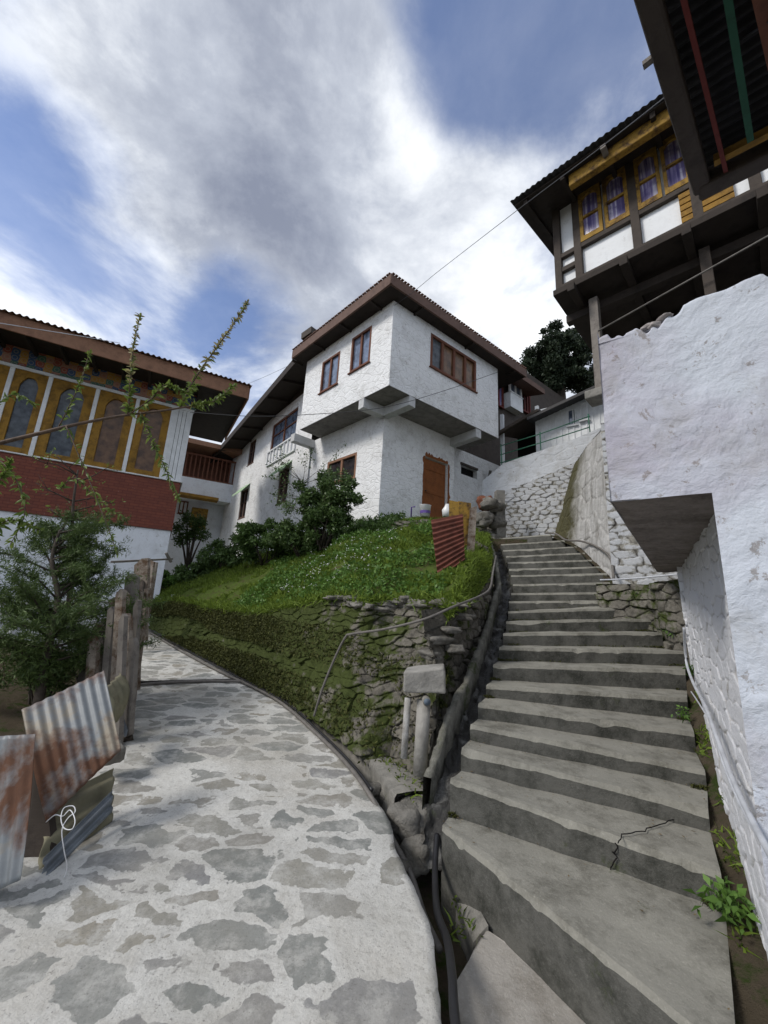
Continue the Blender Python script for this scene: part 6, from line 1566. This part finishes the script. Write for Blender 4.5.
# big dark tree behind the far roofs
dt = thing('evergreen_tree', 'large dark evergreen tree rising behind the roofs at the stair head', 'tree')
cc = np.array(atb(560, 364, 20)); Rr = np.array([2.9, 2.0, 2.9]); pc, C = clumpy_crown(cc, Rr, 95, 36000, .16, (.09, .30)); V, Fq = quads_at(C, .17, .5); fastmesh('foliage', V, Fq, M_dark, dt)
mb = MB(); Bp = Vector((cc[0], cc[1], cc[2]-6)); mb.tube([Bp, Vector(cc)-Vector((0, 0, 2)), Vector(cc)+Vector((0, 0, 1.4))], [.32, .22, .05], 10)
for i in range(20): mb.tube([Vector(cc)+Vector((0, 0, random.uniform(-2, .8))), Vector(pc[i])], [.08, .02], 6)
mb.build('trunk', M_bark, dt, True)

# foreground fruit tree: trunk out of frame at left, arching branch with shoots
ft = thing('fruit_tree', 'young fruit tree branch with fresh green leaves arching in from the left', 'tree')
mb = MB(); bY = 2.3
root = Vector((-2.9, 1.9, 0)); j0 = atY(-70, 462, bY)
mainb = spl([root, Vector((-2.85, 2.0, 1.2)), j0, atY(0, 443, bY), atY(45, 432, bY), (atY(78, 424, bY+.02)), atY(120, 416, bY+.05), atY(160, 411, bY+.08), atY(205, 404, bY+.1)], 6)
mb.tube(mainb, [.028]*13+[.014-.00025*i for i in range(len(mainb)-13)], 8)
LV = []; LR = []
def shoot(L, r, leaves, ls, red=0, sp=.02):
    s_ = spl(pp(L), 7); mb.tube(s_, [r, r*.3], 6); n_s = len(s_)
    for _ in range(int(leaves*1.5)):
        u = random.random()**.8; k = u*(n_s-1.01); p = s_[int(k)].lerp(s_[int(k)+1], k-int(k)); (LR if random.random() < red*(u > .35) else LV).append((p, (s_[int(k)+1]-s_[int(k)]).normalized(), ls*(.95-.45*u)))
shoot([(128, 414, 2.35), (130, 385, 2.33), (133, 350, 2.3), (140, 315, 2.3)], .007, 130, .065, .75)
shoot([(180, 408, 2.4), (194, 380, 2.4), (215, 350, 2.4), (235, 322, 2.4), (248, 302, 2.42)], .007, 190, .062, .8)
shoot([(58, 428, 2.32), (70, 405, 2.28), (82, 378, 2.26), (90, 350, 2.25)], .005, 60, .06)
shoot([(128, 415, 2.35), (150, 400, 2.3), (165, 385, 2.28), (185, 392, 2.3), (198, 385, 2.3)], .005, 90, .065)
shoot([(190, 406, 2.4), (212, 402, 2.4), (235, 385, 2.42)], .005, 110, .06)
shoot([(140, 412, 2.36), (152, 440, 2.32), (166, 470, 2.3), (178, 500, 2.28)], .004, 95, .055)
shoot([(66, 426, 2.3), (85, 470, 2.25), (105, 520, 2.2), (118, 555, 2.2)], .004, 50, .055)
shoot([(-20, 450, 2.2), (10, 470, 2.1), (25, 510, 2.1), (10, 545, 2.1)], .005, 60, .065)
shoot([(-30, 500, 2.0), (0, 480, 2.0), (10, 460, 2.0)], .005, 80, .07)
shoot([(-20, 540, 2.1), (10, 520, 2.1), (40, 530, 2.1)], .005, 80, .065)
shoot([(60, 490, 2.3), (75, 478, 2.3), (98, 500, 2.3), (120, 515, 2.3)], .004, 50, .055)
shoot([(-20, 420, 2.1), (12, 395, 2.12), (35, 405, 2.15)], .004, 40, .06)
mb.build('branch', M_bark2, ft, True)
def lance(L, mat, name):
    V = []; Fq = []
    for p, d, s in L:
        side_ = Vector(rng.normal(size=3)); q = (d*.9+side_.normalized()*1.1).normalized(); w = q.cross(Vector(rng.normal(size=3))).normalized(); nn = q.cross(w); s *= random.uniform(.6, 1.2); W0 = s*.17
        base_i = len(V); tip = p+q*s+Vector((0, 0, -s*.25))
        V += [p, p+q*s*.35+w*W0+nn*s*.05, p+q*s*.35-w*W0+nn*s*.05, p+q*s*.35-nn*s*.03, p+q*s*.7+w*W0*.75-Vector((0, 0, s*.08)), p+q*s*.7-w*W0*.75-Vector((0, 0, s*.08)), p+q*s*.7-nn*s*.04-Vector((0, 0, s*.08)), tip]
        Fq += [(base_i, base_i+1, base_i+3, base_i+3), (base_i, base_i+3, base_i+2, base_i+2)]
        Fq += [(base_i+1, base_i+4, base_i+6, base_i+3), (base_i+3, base_i+6, base_i+5, base_i+2), (base_i+4, base_i+7, base_i+6, base_i+6), (base_i+6, base_i+7, base_i+5, base_i+5)]
    mbx = MB(); mbx.v = [tuple(v) for v in V]; mbx.f = [tuple(dict.fromkeys(f)) for f in Fq]; mbx.m = [0]*len(Fq)
    me = bpy.data.meshes.new(name); me.from_pydata(mbx.v, [], mbx.f); me.materials.append(mat); o = bpy.data.objects.new(name, me); COL.objects.link(o); o.parent = ft
lance(LV, M_peach, 'leaves'); lance(LR, M_peach_r, 'young_leaves')

# =================================================================== overhead wires
def wire(L, r, lab, mat=M_cable): tag(MB().tube(spl(pp(L), 10), r, 5).build('overhead_wire', mat, None, True), lab, 'wire', 'overhead wires')
wire([(790, 6, 1.3), (768, 22, 1.45), (700, 70, 2.0), (600, 148, 3.6), (515, 212, 6), (440, 270, 8.5), (395, 305, 9.6), (330, 345, 13), (245, 385, 16), (180, 405, 18)], .006, 'dark wire running from the top right corner down over the white house roof')
wire([(498, 372, 11.5), (440, 392, 10), (380, 408, 9.5), (300, 415, 9), (245, 416, 8.8), (190, 412, 8.6)], .008, 'thin wire crossing the front of the white house to the left house')
wire([(-20, 320, 4.5), (30, 328, 5), (80, 336, 6), (120, 343, 7.5)], .006, 'pale wire under the eave of the painted house', M_pvc)
